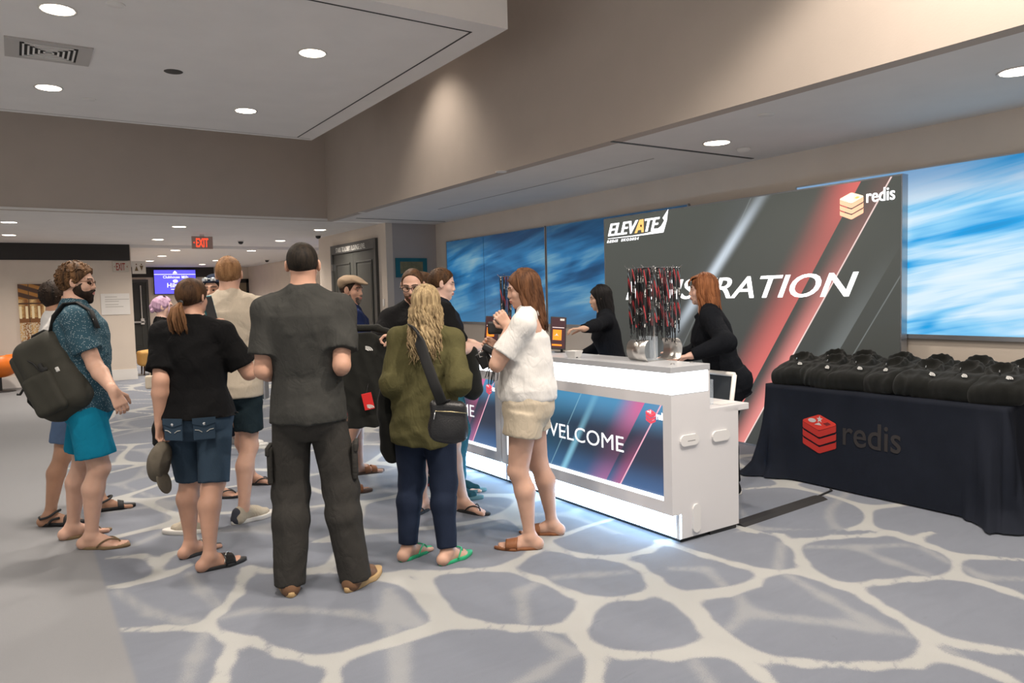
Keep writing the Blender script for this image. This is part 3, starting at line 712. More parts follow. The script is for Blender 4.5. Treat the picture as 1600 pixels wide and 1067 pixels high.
def ik(a, c, l1, l2, hint):
    a, c = npv(a), npv(c); d = c - a; L = np.linalg.norm(d); Lm = min(L, (l1 + l2) * .999); u = d / max(L, 1e-9)
    x = (l1 * l1 - l2 * l2 + Lm * Lm) / (2 * Lm); y = math.sqrt(max(l1 * l1 - x * x, 0)); h = npv(hint) - u * (npv(hint) @ u); h = h / max(np.linalg.norm(h), 1e-9)
    return a + u * x + h * y, a + u * Lm
MALE = [(.455, .070, .062, 0), (.475, .088, .072, 0), (.52, .096, .076, -.006), (.57, .092, .069, 0), (.62, .087, .064, .003), (.68, .093, .069, .003), (.75, .104, .073, .001), (.795, .102, .066, -.004), (.822, .078, .052, -.008), (.848, .040, .038, -.010)]
FEMALE = [(.455, .074, .064, 0), (.475, .092, .074, -.002), (.52, .103, .080, -.006), (.57, .092, .068, 0), (.62, .078, .058, 0), (.67, .081, .063, .004), (.73, .088, .074, .010), (.785, .088, .060, 0), (.818, .068, .046, -.006), (.846, .034, .034, -.010)]
class Person:
    """skeleton from ground contacts and wrist targets; facing: degrees from 'away from the camera', + turns right"""
    def __init__(s, label, h, base, facing, feet, hands=None, sex='m', girth=1.0, lean=(0, 0), head=(0, 0, 0), twist=0, toes=(0, 0), skin_col=(.50, .30, .215), seed=1, shoulder=1.0, sink=0.0, legs=1.0):
        s.h, s.sex, s.g, s.seed = h, sex, girth, seed; s.M = skin('skin_%d' % int(skin_col[0] * 1000 + skin_col[2] * 100), skin_col)
        s.AW, s.RT = npv(AWAY), npv(RIGHT)
        s.base = npv(base); s.root = thing('person', label, 'person', Vector(base), 'people at the registration desk')
        D = lambda a: s.AW * math.cos(math.radians(a)) + s.RT * math.sin(math.radians(a))
        s.dir = D; s.F = D(facing); s.up0 = npv((0, 0, 1)); s.Lf = np.cross(s.up0, s.F)
        s.pel = s.base + (0, 0, .525 * h - sink)
        ln = s.F * lean[0] + s.Lf * lean[1]; s.U = nrm(s.up0 + ln); s.Lt = nrm(np.cross(s.U, s.F)); s.Ft = np.cross(s.Lt, s.U)
        s.neck = s.pel + s.U * (.846 - .525) * h - s.Ft * .010 * h
        F2 = rotv(s.Ft, s.U, -math.radians(twist)); L2 = np.cross(s.U, F2); s.Fs, s.Ls = F2, L2
        sw = (.108 if sex == 'm' else .097) * h * shoulder; so = s.pel + s.U * (.810 - .525) * h - F2 * .006 * h
        s.sh = {1: so + L2 * sw, -1: so - L2 * sw}; s.hip = {k: s.pel + s.Lf * k * .050 * h * girth - (0, 0, .010 * h) for k in (1, -1)}
        # legs
        s.ank, s.knee, s.toe = {}, {}, {}
        for k, ft, ta in ((1, feet[0], toes[0]), (-1, feet[1], toes[1])):
            td = D(facing + ta); s.toe[k] = td; p = npv(ft[:2] + (0,)) if len(ft) == 2 else npv(ft)
            tgt = p + (0, 0, .042 * h); s.knee[k], s.ank[k] = ik(s.hip[k], tgt, .235 * h * legs, .243 * h * legs, nrm(s.F * .6 + td * .4)); s.ank[k] = tgt
        # arms
        s.elb, s.wri = {}, {}; la, lf = .170 * h, .148 * h; s.hand = {}
        hands = hands or {}
        for k in (1, -1):
            q = hands.get(k, {}); hang = s.sh[k] + npv((0, 0, -1)) * (la + lf) * .985 + s.Fs * .05 + s.Ls * k * .07
            s.elb[k], s.wri[k] = ik(s.sh[k], q.get('at', hang), la, lf, q.get('hint', -s.Fs * .8 + s.Ls * k * .5)); s.hand[k] = q
            if 'elbow' in q: s.elb[k] = s.sh[k] + nrm(npv(q['elbow']) - s.sh[k]) * la; s.wri[k] = s.elb[k] + nrm(npv(q['at']) - s.elb[k]) * lf
        hy, hp, hr = head; Fh = rotv(D(facing + hy), np.cross(s.up0, D(facing + hy)), math.radians(hp)); s.Fh = nrm(Fh); Lh = nrm(np.cross(s.up0, s.Fh)); Lh = nrm(rotv(Lh, s.Fh, math.radians(hr))); s.Uh = nrm(np.cross(s.Fh, Lh)); s.Lh = Lh
        s.hs = .130 * h / .232 * (1.0 if sex == 'm' else .985)
        s.hc = s.neck + s.U * .036 * h + s.Fh * .018 + s.Uh * (.154 * h - .036 * h - .118 * s.hs)
    def H(s, f, l, u): return s.hc + (s.Fh * f + s.Lh * l + s.Uh * u) * s.hs
    def tab(s, ease=0.0, rows=None, k=1.0):
        T = rows or (MALE if s.sex == 'm' else FEMALE)
        return [((z - .525) * s.h, (a * s.g + ease) * s.h * k, (b * s.g + ease) * s.h * k, c * s.h) for z, a, b, c in T]
    # ---------------- the body, one surface
    def body_prims(s):
        h, g = s.h, s.g; ga = 1 + (g - 1) * .7; P = [loft(s.pel, (s.Lt, s.Ft, s.U), s.tab(), 2.2, .02)]
        P += [cone(s.sh[1], s.sh[-1], .032 * h, .032 * h, .04), cone(s.neck + s.U * .012 * h, s.sh[1] + s.U * .008 * h, .034 * h, .022 * h, .04), cone(s.neck + s.U * .012 * h, s.sh[-1] + s.U * .008 * h, .034 * h, .022 * h, .04)]
        nr = (.0325 if s.sex == 'm' else .0265) * h; P += [cone(s.neck - s.U * .02 * h, s.H(-.022, 0, -.035), nr * 1.12, nr, .025)]
        for k in (1, -1):
            P += [ball(s.sh[k], .035 * h * ga, .03), cone(s.sh[k], s.elb[k], .031 * h * ga, .0245 * h * ga, .025)]
            e, w_ = s.elb[k], s.wri[k]; m = e + (w_ - e) * .30; P += [cone(e, m, .0245 * h * ga, .0262 * h * ga, .015), cone(m, w_, .0262 * h * ga, .0155 * h, .015)]
            hp, kn, an = s.hip[k], s.knee[k], s.ank[k]; back = -s.toe[k]; c = kn + (an - kn) * .30 + back * .011 * h
            P += [cone(hp, kn, .052 * h * g, .034 * h * ga, .03), ball(kn + s.toe[k] * .004 * h, .0325 * h * ga, .02), cone(kn, c, .031 * h * ga, .0345 * h * ga, .02), cone(c, an + (kn - an) * .12, .0345 * h * ga, .0205 * h, .02), cone(an + (kn - an) * .12, an, .0205 * h, .021 * h, .012)]
        return P
    def foot_prims(s, k):
        h = s.h; a, t = s.ank[k], s.toe[k]; l = np.cross(s.up0, t) * k; g0 = npv((a[0], a[1], s.ground(k))); f = .152 * h   # l points to the outer side
        at = lambda d, o, z: g0 + t * d * f + l * o * f + npv((0, 0, z * f))
        P = [cone(a, at(-.17, 0, .13), .020 * h, .021 * h, .02), cone(a, at(.22, -.02, .17), .020 * h, .0185 * h, .025), cone(at(-.17, 0, .12), at(.42, .05, .08), .0185 * h, .0135 * h, .02), cone(at(.22, -.02, .17), at(.50, -.07, .085), .0185 * h, .0125 * h, .02), cone(at(.3, .08, .09), at(.46, .13, .065), .0125 * h, .0095 * h, .015)]
        for o, ln, r in ((-.10, .80, .0088), (-.03, .80, .0062), (.035, .765, .0058), (.09, .72, .0054), (.14, .66, .0050)):
            P.append(cone(at(.48, o * .95, .075), at(ln - .06, o * 1.08, .05), r * h, r * h * .95, .006))
        return P
    def ground(s, k): return s.ank[k][2] - .042 * s.h + getattr(s, 'lift', .0)
    def hand_prims(s, k):
        h, q = s.h, s.hand[k]; W = s.wri[k]; d = nrm(q.get('dir', W - s.elb[k])); inward = -s.Ls * k
        n = npv(q.get('palm', inward * .9 + s.Fs * -.25)); n = nrm(n - d * (n @ d)); sd = nrm(np.cross(d, n)); th = npv(q.get('thumb', s.Fs + s.up0 * .3)); sd = sd if sd @ th > 0 else -sd
        c = q.get('curl', .35); S = .107 * h / .187; P = []; at = lambda a, b, e: W + (d * a + sd * b + n * e) * S
        P.append(cone(W - d * .02, at(.02, 0, 0), .0155 * h, .0165 * h, .015, squash=(n, .75)))
        for b0, b1 in ((.026, .030), (.009, .010), (-.009, -.010), (-.024, -.029)): P.append(cone(at(.012, b0 * .75, 0), at(.088, b1, .0), .0125 * S / .99, .0115 * S, .012, squash=(n, .85)))
        for b, L, r in ((.031, .072, .0092), (.0105, .080, .0095), (-.0105, .075, .0090), (-.029, .058, .0080)):
            p = at(.088, b, 0); a = c * .7
            for j, f in enumerate((.46, .30, .24)):
                v = d * math.cos(a) + n * math.sin(a) + sd * b * .6 * max(0, 1 - c * 1.2); e = p + nrm(v) * L * f * S; P.append(cone(p, e, r * S * (1 - .07 * j), r * S * (.93 - .07 * j), .004)); p = e; a += c * (1.25 if j == 0 else .8)
        tb = at(.022, .030, .004); v = nrm(d * .62 + sd * .62 + n * (.25 + .35 * c)); e = tb + v * .045 * S; P.append(cone(at(.012, .018, .003), e, .0145 * S, .0115 * S, .010)); v2 = nrm(d * .85 + sd * (.28 - .3 * c) + n * (.2 + .5 * c)); e2 = e + v2 * .032 * S; P += [cone(e, e2, .0110 * S, .0100 * S, .005), cone(e2, e2 + nrm(v2 + n * .3 * c) * .022 * S, .0100 * S, .0078 * S, .004)]
        s.hand[k]['grip'] = at(.075, .0, .022); return P
    def head_prims(s, face=True):
        A = (s.Fh, s.Lh, s.Uh); z = s.hs; H = s.H; P = [ellip(H(-.014, 0, .032), A, npv((.096, .074, .086)) * z, .02), ellip(H(.018, 0, -.030), A, npv((.066, .060, .083)) * z, .02), ellip(H(.030, 0, -.064), A, npv((.055, .049, .042)) * z, .02), ball(H(.068, 0, -.094), .017 * z, .018)]
        for k in (1, -1):
            P += [ellip(H(.000, .079 * k, .002), (nrm(s.Fh * .85 - s.Lh * k * .52), nrm(s.Lh * k * .85 + s.Fh * .52), s.Uh), npv((.020, .0075, .032)) * z, .006), ball(H(.012, .086 * k, .0), .009 * z, .006, 's')]
            P += [ball(H(.053, .038 * k, -.024), .022 * z, .02), cone(H(.069, .044 * k, .024), H(.080, .012 * k, .026), .010 * z, .010 * z, .014)]
            if face: P += [ball(H(.085, .031 * k, .003), .0135 * z, .009, 's'), ball(H(.0575, .031 * k, .003), .0128 * z, .002)]
        P += [cone(H(.078, 0, .022), H(.0965, 0, -.024), .0085 * z, .0098 * z, .014), cone(H(.070, 0, .005), H(.083, 0, -.027), .012 * z, .014 * z, .012), ball(H(.0885, .0105, -.029), .0078 * z, .006), ball(H(.0885, -.0105, -.029), .0078 * z, .006)]
        if face: P += [cone(H(.0865, .020, -.0545), H(.0935, 0, -.0525), .0050 * z, .0062 * z, .006), cone(H(.0865, -.020, -.0545), H(.0935, 0, -.0525), .0050 * z, .0062 * z, .006), cone(H(.085, .016, -.064), H(.0915, 0, -.0655), .0055 * z, .0068 * z, .006), cone(H(.085, -.016, -.064), H(.0915, 0, -.0655), .0055 * z, .0068 * z, .006), cone(H(.100, .017, -.0592), H(.100, -.017, -.0592), .0022 * z, .0022 * z, .004, 's')]
        return P
    def local(s, V): q = (V - s.hc) / s.hs; return q @ s.Fh, q @ s.Lh, q @ s.Uh
    def build_body(s, bare_feet=(1, -1), face=True, hands=(1, -1), brow=None, lip=True, coarse=.0118):
        BP = s.body_prims(); HP = s.head_prims(face); allP = BP + HP; parts = []
        fine = []   # (lo, hi, h, prims)
        r = .135 * s.hs / .98; fine.append((s.hc - r, s.hc + r, 0.0043 if face else .0064, allP, 'head'))
        hp = {}
        for k in hands:
            hp[k] = s.hand_prims(k); allP = allP + hp[k]; lo, hi = bounds(hp[k], .012); fine.append((lo, hi, .0046, BP + hp[k], 'hand'))
        for k in (1, -1):
            fp = s.foot_prims(k); allP = allP + fp
            if k in bare_feet: lo, hi = bounds(fp, .012); hi[2] = s.ank[k][2] + .05; fine.append((lo, hi, .0050, BP + fp, 'foot'))
        lo, hi = bounds(allP, .02); V, Q = nets(*field(allP, lo, hi, coarse)); C = V[Q].mean(1); keep = np.ones(len(Q), bool)
        for l, u, _, _, _ in fine: keep &= ~((C > l + .004) & (C < u - .004)).all(1)
        Vs, Qs, mats, off = [V], [Q[keep]], [np.zeros(keep.sum(), int)], len(V)
        for l, u, hh, PP, kind in fine:
            V2, Q2 = nets(*field(PP if kind != 'head' else BP + HP, l - 2 * hh, u + 2 * hh, hh))
            if not len(Q2): continue
            C = V2[Q2].mean(1); kp = ((C > l - .001) & (C < u + .001)).all(1); Q2 = Q2[kp]; C = C[kp]; mt = np.zeros(len(Q2), int)
            if kind == 'head' and face:
                f, l_, u_ = s.local(C)
                for k in (1, -1):
                    e = np.sqrt((f - .0575) ** 2 + (l_ - .031 * k) ** 2 + (u_ - .003) ** 2) < .01345; mt[e & (np.abs(u_ - .003) < .0075)] = 1
                    mt[e & (np.hypot(l_ - .031 * k, u_ - .003) < .0056)] = 2
                    mt[(f > .060) & (np.abs(l_ - .031 * k) < .021) & (np.abs(u_ - .0255 - .004 * np.cos((l_ * k - .031) * 60)) < .0046)] = 4
                if lip: mt[(f > .074) & (np.abs(l_) < .023) & (np.abs(u_ + .0592) < .0105 - np.abs(l_) * .28)] = 3
            Vs.append(V2); Qs.append(Q2 + off); mats.append(mt); off += len(V2)
        V, Q, mt = np.concatenate(Vs), np.concatenate(Qs), np.concatenate(mats)
        used = np.unique(Q); mp = -np.ones(len(V), int); mp[used] = np.arange(len(used)); me = mesh_np('body', V[used], mp[Q])
        for m in (s.M, M_EYE, M_IRIS, M_LIP, brow or M_BROW): me.materials.append(m)
        me.polygons.foreach_set('material_index', mt.astype(np.int32))
        o = link('body', me, None, None, True); return s.adopt(o)
    def adopt(s, o): o.parent = s.root; o.matrix_parent_inverse = s.root.matrix_world.inverted(); return o
    def add(s, name, prims, hh, m, wr=None, label=None, **kw):
        o = soft(name, prims, hh, m, s.root, wr, **kw)
        if label: o['label'] = label
        return o
    # ---------------- clothes
    def shirt(s, name, m, hem=.50, ease=.007, sleeve=.62, sr=(.041, .047), rows=None, amp=.0035, top=.842, neckr=.040, long=False, cuff=.95, hh=.0088, fr=(40, 110), seed=0, neckdrop=.0, flare=0.10):
        h = s.h; T = [r for r in s.tab(ease, rows) if r[0] > (hem - .525) * h and r[0] < (top - .525) * h]
        full = s.tab(ease, rows); zz = [q[0] for q in full]; at = lambda u: tuple(float(np.interp(u, zz, [q[i] for q in full])) for i in (1, 2, 3))
        lo = (hem - .525) * h; a, b, c = at(lo); T = [(lo, a * (1 + flare), b * (1 + flare), c)] + T + [((top - .525) * h,) + at((top - .525) * h)]
        P = [loft(s.pel, (s.Lt, s.Ft, s.U), T, 2.05, .02)]; g = 1 + (s.g - 1) * .6
        P += [cone(s.neck + s.U * .010 * h, s.sh[k] + s.U * .006 * h, .039 * h, .029 * h * g, .03) for k in (1, -1)] + [cone(s.sh[1], s.sh[-1], .037 * h, .037 * h, .04)]
        for k in (1, -1):
            e = s.sh[k] + (s.elb[k] - s.sh[k]) * (1.0 if long else sleeve); P.append(ball(s.sh[k] - s.U * .006 * h, sr[0] * .86 * h * g, .035))
            P.append(cone(s.sh[k], e, sr[0] * .86 * h * g, sr[1] * .96 * h * g, .036, flat1=not long))
            if long: P.append(cone(s.elb[k], s.elb[k] + (s.wri[k] - s.elb[k]) * cuff, sr[1] * h * g, sr[2] * h, .02, flat1=True))
        P.append(ball(s.neck - s.Ft * .010 * h - s.U * .003 * h, (.044 if s.sex == 'm' else .037) * h, .03)); P.append(cone(s.neck + s.U * (.050 - neckdrop) * h + s.Ft * (.014 + neckdrop) * h, s.neck + s.U * .10 * h + s.Ft * .035 * h, neckr * h, neckr * 1.1 * h, .008, 's'))
        rr = (.0395 if s.sex == 'm' else .0335) * h + neckdrop * h * .6; ring = []
        for i in range(17):
            a = 2 * math.pi * i / 16; sf = math.sin(a); ring.append(s.neck + s.Lt * rr * math.cos(a) + s.Ft * (rr * sf * 1.02 + .005 * h + neckdrop * h * max(0, sf)) + s.U * (.011 * h - (.013 * h + 1.2 * neckdrop * h) * max(0, sf)))
        P += [cone(a, b, .0058 * h, .0058 * h, .012) for a, b in zip(ring, ring[1:])]
        return s.add(name, P, hh, m, wrinkles(s.seed * 7 + seed, amp * 1.5, *fr))
    def bottoms(s, name, m, waist=.59, hem=.30, ease=.012, r=(.060, .046, .042), amp=.0035, hh=.0088, pelvis=1.0, fr=(40, 105), crotch=.02):
        h = s.h; full = s.tab(ease); zz = [q[0] for q in full]; ease = max(ease, .009); full = s.tab(ease); at = lambda u: tuple(float(np.interp(u, zz, [q[i] for q in full])) * (pelvis if i < 3 else 1) for i in (1, 2, 3))
        T = [((z - .525) * h,) + at((z - .525) * h) for z in (.462, .475, .50, .53, .56, waist)]; T = [((.436 - .525) * h, T[0][1] * .85, T[0][2] * .8, T[0][3])] + T; P = [loft(s.pel, (s.Lt, s.Ft, s.U), T, 2.3, .02)]; g = s.g
        for k in (1, -1):
            hp, kn, an = s.hip[k], s.knee[k], s.ank[k]; zc = hem * h + s.base[2]
            hp = hp - npv((0, 0, .018 * h)); P.append(cone(hp, kn, r[0] * h * g, r[1] * h * g, crotch, flat0=True) if zc < kn[2] - .01 else cone(hp, hp + (kn - hp) * ((hp[2] - zc) / (hp[2] - kn[2])), r[0] * h * g, r[1] * h * g, crotch, flat0=True, flat1=True))
            if zc < kn[2] - .01:
                e = kn + (an - kn) * ((kn[2] - zc) / (kn[2] - an[2])); c = kn + (an - kn) * .30 - s.toe[k] * .009 * h; f = .30 * (kn[2] - an[2]) / (kn[2] - zc)
                rc = max((r[1] + (r[2] - r[1]) * f), .0345 * (1 + (g - 1) * .7) / g + .0055) * h * g; P += [cone(kn, c, r[1] * h * g, rc, .03), cone(c, e, rc, r[2] * h * g, .03, flat1=True)]
        return s.add(name, P, hh, m, wrinkles(s.seed * 13 + 5, amp, *fr))
    # ---------------- footwear
    def foot_frame(s, k, z=0.0):
        t = s.toe[k]; l = np.cross(s.up0, t) * k; g0 = npv((s.ank[k][0], s.ank[k][1], z)); f = .152 * s.h
        return lambda d, o, u: Vector(g0 + t * d * f + l * o * f + npv((0, 0, u)))
    def sole_outline(s, n=26, grow=1.0):
        pts = []
        for i in range(n):
            a = 2 * math.pi * i / n; c, q = math.cos(a), math.sin(a); d = .29 + .58 * c; w_ = (.215 if c > 0 else .185) * (1 - .12 * abs(c)) - (.03 if q < 0 and -.5 < c < .3 else 0); pts.append((d * grow + (1 - grow) * .29, .03 * (c > 0) + w_ * q * grow))
        return pts
    def sole(s, k, m, th=.018, name='sole', parent=None, grow=1.0, z=0.0):
        at = s.foot_frame(k, z); mb = MB(); pts = s.sole_outline(grow=grow); rings = []
        for u, g in ((0, .97), (.004, 1.0), (th - .003, 1.0), (th, .97)): rings.append([mb.bm.verts.new(at(.29 + (d - .29) * g, o * g, u)) for d, o in pts])
        n = len(pts)
        for a, b in zip(rings, rings[1:]):
            for i in range(n): mb.bm.faces.new((a[i], a[(i + 1) % n], b[(i + 1) % n], b[i]))
        mb.bm.faces.new(rings[0][::-1]); mb.bm.faces.new(rings[-1])
        o = mb.obj(name, m, None, True); s.adopt(o); return o
    def strap(s, k, pts, m, r, name='strap', up=.0):
        at = s.foot_frame(k); c = [at(*p) for p in pts]; P = [c[0]]   # smooth path
        for i in range(len(c) - 1):
            p0, p1, p2, p3 = c[max(i - 1, 0)], c[i], c[i + 1], c[min(i + 2, len(c) - 1)]
            for j in range(1, 6):
                t = j / 5; P.append(.5 * ((2 * p1) + (p2 - p0) * t + (2 * p0 - 5 * p1 + 4 * p2 - p3) * t * t + (3 * p1 - p0 - 3 * p2 + p3) * t ** 3))
        return s.adopt(MB().tube(P, r, 8, True, (0, 0, 1)).obj(name, m, None, True))
    def flipflop(s, k, m_sole, m_strap, th=.018, wid=.006):
        s.sole(k, m_sole, th); f = .152 * s.h; z = th
        for o in (-1, 1): s.strap(k, [(.18, .19 * o, z), (.30, .165 * o, z + .030), (.44, .08 * o - .015, z + .040), (.58, -.045, z + .024), (.62, -.06, z)], m_strap, [(.0028, wid)] * 99 if False else .0045)
    def slide(s, k, m_sole, m_strap, spans, th=.018):
        """wide bands over the foot"""
        s.sole(k, m_sole, th); at = s.foot_frame(k)
        for d0, d1, hi in spans:
            mb = MB(); rows = []
            for j in range(7):
                d = d0 + (d1 - d0) * j / 6; row = []
                for i in range(13):
                    a = math.pi * i / 12; row.append(mb.bm.verts.new(at(d, .205 * math.cos(a) + .02, th * .6 + (hi - .014 * (j / 6)) * (math.sin(a) ** .7))))
                rows.append(row)
            for a, b in zip(rows, rows[1:]):
                for i in range(12): mb.bm.faces.new((a[i], a[i + 1], b[i + 1], b[i]))
            o = mb.obj('strap', m_strap, None, True); md = o.modifiers.new('thickness', 'SOLIDIFY'); md.thickness = .003; s.adopt(o)
    def shoe(s, k, m, m_sole, th=.026, hi=1.0, heel=None, lace=None):
        at = s.foot_frame(k); h = s.h; P = [cone(at(-.16, 0, .035), at(-.13, 0, .075 * hi), .026 * h * .92, .0225 * h, .02), cone(at(-.14, 0, .040), at(.28, .03, .042), .0225 * h, .0225 * h, .03), cone(at(.05, 0, .08 * hi), at(.36, 0, .052), .0215 * h, .0190 * h, .03), cone(at(.28, .01, .042), at(.62, .0, .030), .0232 * h, .0170 * h, .03), cone(at(.40, .09, .035), at(.52, .10, .03), .017 * h, .014 * h, .02)]
        o = s.add('shoe', P, .0062, m); s.sole(k, m_sole, th, 'shoe_sole', grow=1.10)
        if heel: s.add('heel_patch', [cone(at(-.185, 0, .035), at(-.16, 0, .072), .0265 * h * .92, .0225 * h, .02), cone(at(-.3, 0, .045), at(-.30, 0, .05), .03, .03, .01)][:1], .006, heel)
        if lace:
            for d in (.16, .24, .32): s.strap(k, [(d, .10, .088 - d * .06), (d + .02, .0, .098 - d * .07), (d, -.10, .088 - d * .06)], lace, .003, 'lace')
    # ---------------- hair and head wear
    def short_hair(s, m, thick=.010, front=(.078, .086), side=(.028, .0), nape=(-.080, -.072), amp=.004, freq=(60, 160), vol=(0, 0, 0), hh=.0048, seed=0, tufts=0, tlen=.03):
        n1 = npv((front[1] - side[1], 0, -(front[0] - side[0]))); n1 /= np.linalg.norm(n1); o1 = n1[0] * front[0] + n1[2] * front[1]
        n2 = npv((-(side[1] - nape[1]), 0, side[0] - nape[0])); n2 /= np.linalg.norm(n2); n2 = -n2; o2 = n2[0] * side[0] + n2[2] * side[1]
        c = npv((-.014, 0, .032)); z = s.hs; r = npv((.096 + thick + vol[0], .074 + thick + vol[1], .086 + thick + vol[2])) * z
        f = lambda n, o: (tuple(n), (o - n @ c) * z)
        if tufts:
            rnd = random.Random(s.seed + 40); paths = []
            while len(paths) < tufts:
                d = nrm([rnd.gauss(0, 1) for _ in range(3)]); q = c + d * r / z * .985
                if n1 @ q > o1 - .004 or n2 @ q > o2 - .004: continue
                fl = nrm(npv((-.5 + rnd.gauss(0, .35), rnd.gauss(0, .45), -.35 + rnd.gauss(0, .3)))) if q[2] < .09 else nrm(npv((.1 + rnd.gauss(0, .7), rnd.gauss(0, .7), 0)))
                fl = nrm(fl - d * (fl @ d)); L = tlen * rnd.uniform(.7, 1.4); paths.append(([s.H(*(q + fl * L * t + d * (.35 * L * math.sin(2.6 * t)) - d * .06 * t * t)) for t in (0, .3, .6, 1.0)], rnd.uniform(.0035, .0060)))
            s.locks(m, paths, 'hair_tufts', 5)
        return s.add('hair', [ellip(s.H(*c), (s.Fh, s.Lh, s.Uh), r, .01, cut=(f(n1, o1), f(n2, o2)))] + ([ball(s.H(-.055, 0, -.035), .045 * z, .03)] if False else []), hh, m, wrinkles(s.seed * 3 + seed, amp, *freq, n=8, squashz=1.0) if amp else None)
    def locks(s, m, paths, name='hair', n=6, parent=None):
        mb = MB()
        for pts, r0 in paths:
            k = len(pts) - 1; mb.tube([Vector(p) for p in pts], [(r0 * (1.0 if i < k * .6 else 1.0 - .85 * (i / k - .6) / .4), r0 * .55 * (1.0 if i < k * .6 else 1.0 - .8 * (i / k - .6) / .4)) for i in range(k + 1)], n)
        o = mb.obj(name, m, None, True); return s.adopt(o)
    def beard(s, m, thick=.006, low=-.015, amp=.0015, full=True, chin=0.0):
        z = s.hs; A = (s.Fh, s.Lh, s.Uh); H = s.H; n = nrm((-.62, 0, .78)); P = []
        def E(c, r): c = npv(c); return ellip(H(*c), A, (npv(r) + thick) * z, .012, cut=((tuple(n), (n @ npv((.030, 0, low)) - n @ c) * z),))
        P += [E((.018, 0, -.030), (.066, .060, .083)), E((.030, 0, -.064), (.055, .049, .042)), ball(H(.066, 0, -.098 - chin), (.017 + thick) * z, .018), ball(H(.058, 0, -.08), .022 * z, .02)]
        P += [cone(H(.0955, 0, -.043), H(.081, .027, -.062), (.0045 + thick * .3) * z, .006 * z, .006), cone(H(.0955, 0, -.043), H(.081, -.027, -.062), (.0045 + thick * .3) * z, .006 * z, .006)]
        P += [cone(H(.110, .015, -.0595), H(.110, -.015, -.0595), .0085 * z, .0085 * z, .004, 's'), cone(H(.100, .03, -.022), H(.060, .052, -.028), .026 * z, .020 * z, .008, 's'), cone(H(.100, -.03, -.022), H(.060, -.052, -.028), .026 * z, .020 * z, .008, 's')]
        return s.add('beard', P, .0036, m, wrinkles(s.seed + 77, amp, 120, 260, n=6, squashz=1))
    def glasses(s, m, r=.021, th=.0016, lens=None):
        H = s.H; z = s.hs; mb = MB()
        for k in (1, -1): mb.tube([Vector(H(.093 - .30 * max(0, abs(.033 + r * math.cos(a) * 1.1) - .03), k * (.033 + r * 1.1 * math.cos(a)), .002 + r * .80 * math.sin(a))) for a in [2 * math.pi * i / 20 for i in range(21)]], th * z, 6); mb.tube([Vector(H(.086, k * .056, .008)), Vector(H(.085, k * .076, .010)), Vector(H(.01, k * .082, .012)), Vector(H(-.012, k * .082, -.004))], th * z, 6)
        mb.tube([Vector(H(.093, .010, .006)), Vector(H(.097, 0, .010)), Vector(H(.093, -.010, .006))], th * z, 6)
        o = s.adopt(mb.obj('glasses', m, None, True))
        return o

def pt(base, facing, f, l, z):
    a = math.radians(facing); F = npv(AWAY) * math.cos(a) + npv(RIGHT) * math.sin(a); L = np.cross((0, 0, 1), F); return npv(base) + F * f + L * l + npv((0, 0, z))
def gp(x, y): p = atz(x, y); return (p.x, p.y, 0.0)
def foot(x, y, ang, fwd=.05):
    """ankle above the ground from the pixel of the heel"""
    a = math.radians(ang); p = npv(gp(x, y)) + (npv(AWAY) * math.cos(a) + npv(RIGHT) * math.sin(a)) * fwd; return tuple(p)
def px(x, y, D): return npv(atd(x, y, D))
def long_hair(s, m, length, n=90, gap=55, wave=.008, r=.0105, drape=(0, 0), seed=3, inward=0.0, cap=.012, lift=1.0, asym=0.0, taper=.75, waves=3):
    rnd = random.Random(seed); paths = []; c = (-.014, 0, .032)
    for i in range(n):
        phi = math.radians(gap + (360 - 2 * gap) * (i + rnd.random() * .8) / n); th1 = 102; pts = []; L = length * (1 - .22 * rnd.random()) * (1 + asym * math.sin(phi)); kk = 1 + .05 * rnd.random()
        st = rnd.random() * 6.28; t0 = rnd.uniform(0, 40)
        for j in range(7):
            th = math.radians(t0 + (th1 - t0) * j / 6); pts.append(s.H(c[0] + .108 * kk * math.sin(th) * math.cos(phi), .084 * kk * math.sin(th) * math.sin(phi), c[2] + .098 * kk * math.cos(th) * lift))
        p = npv(pts[-1]); out = nrm((s.Fh * math.cos(phi) + s.Lh * math.sin(phi)) * (1, 1, 0)); m_ = 9
        for j in range(1, m_ + 1):
            t = j / m_; q = p + npv((0, 0, -L * t)) + out * (wave * math.sin(st + t * waves * 6.28 / 2) - inward * t) - s.Ft * drape[0] * (t ** 1.2) + npv(s.Lh) * drape[1] * t + nrm(np.cross(out, (0, 0, 1))) * wave * math.cos(st + t * waves * 3)
            pts.append(q)
        paths.append((pts, r * rnd.uniform(.7, 1.25)))
    if cap: s.short_hair(m, cap, (.083, .080), (.030, -.03), (-.10, -.10), .003)
    return s.locks(m, paths, 'long_hair')
TAN_SOLE = flat('tan_rubber', (.42, .28, .13), .7); BLK_RUB = flat('black_rubber', (.015, .015, .016), .7); WHT_RUB = flat('pale_rubber', (.60, .58, .54), .6)
BROWN_LEATHER = mottled('brown_leather', (.22, .085, .035), .3, 30, .5, .3, 140); OLIVE_FLIP = flat('olive_rubber', (.16, .105, .05), .7); GREEN_FLIP = flat('green_rubber', (.02, .36, .16), .6)
FAIR, MID, OLIVE_SKIN, PALE = (.56, .34, .25), (.50, .285, .20), (.40, .22, .14), (.62, .41, .33)
BLACK_TEE = fabric('black_cotton', (.0055, .0055, .006)); BLACK_KNIT = fabric('black_jersey', (.0055, .0065, .009))
H_BROWN = hairmat('brown_hair', (.020, .010, .005), (.10, .050, .022)); H_DARK = hairmat('dark_brown_hair', (.006, .004, .003), (.030, .017, .010)); H_BLACK = hairmat('black_hair', (.003, .003, .003), (.014, .012, .012))
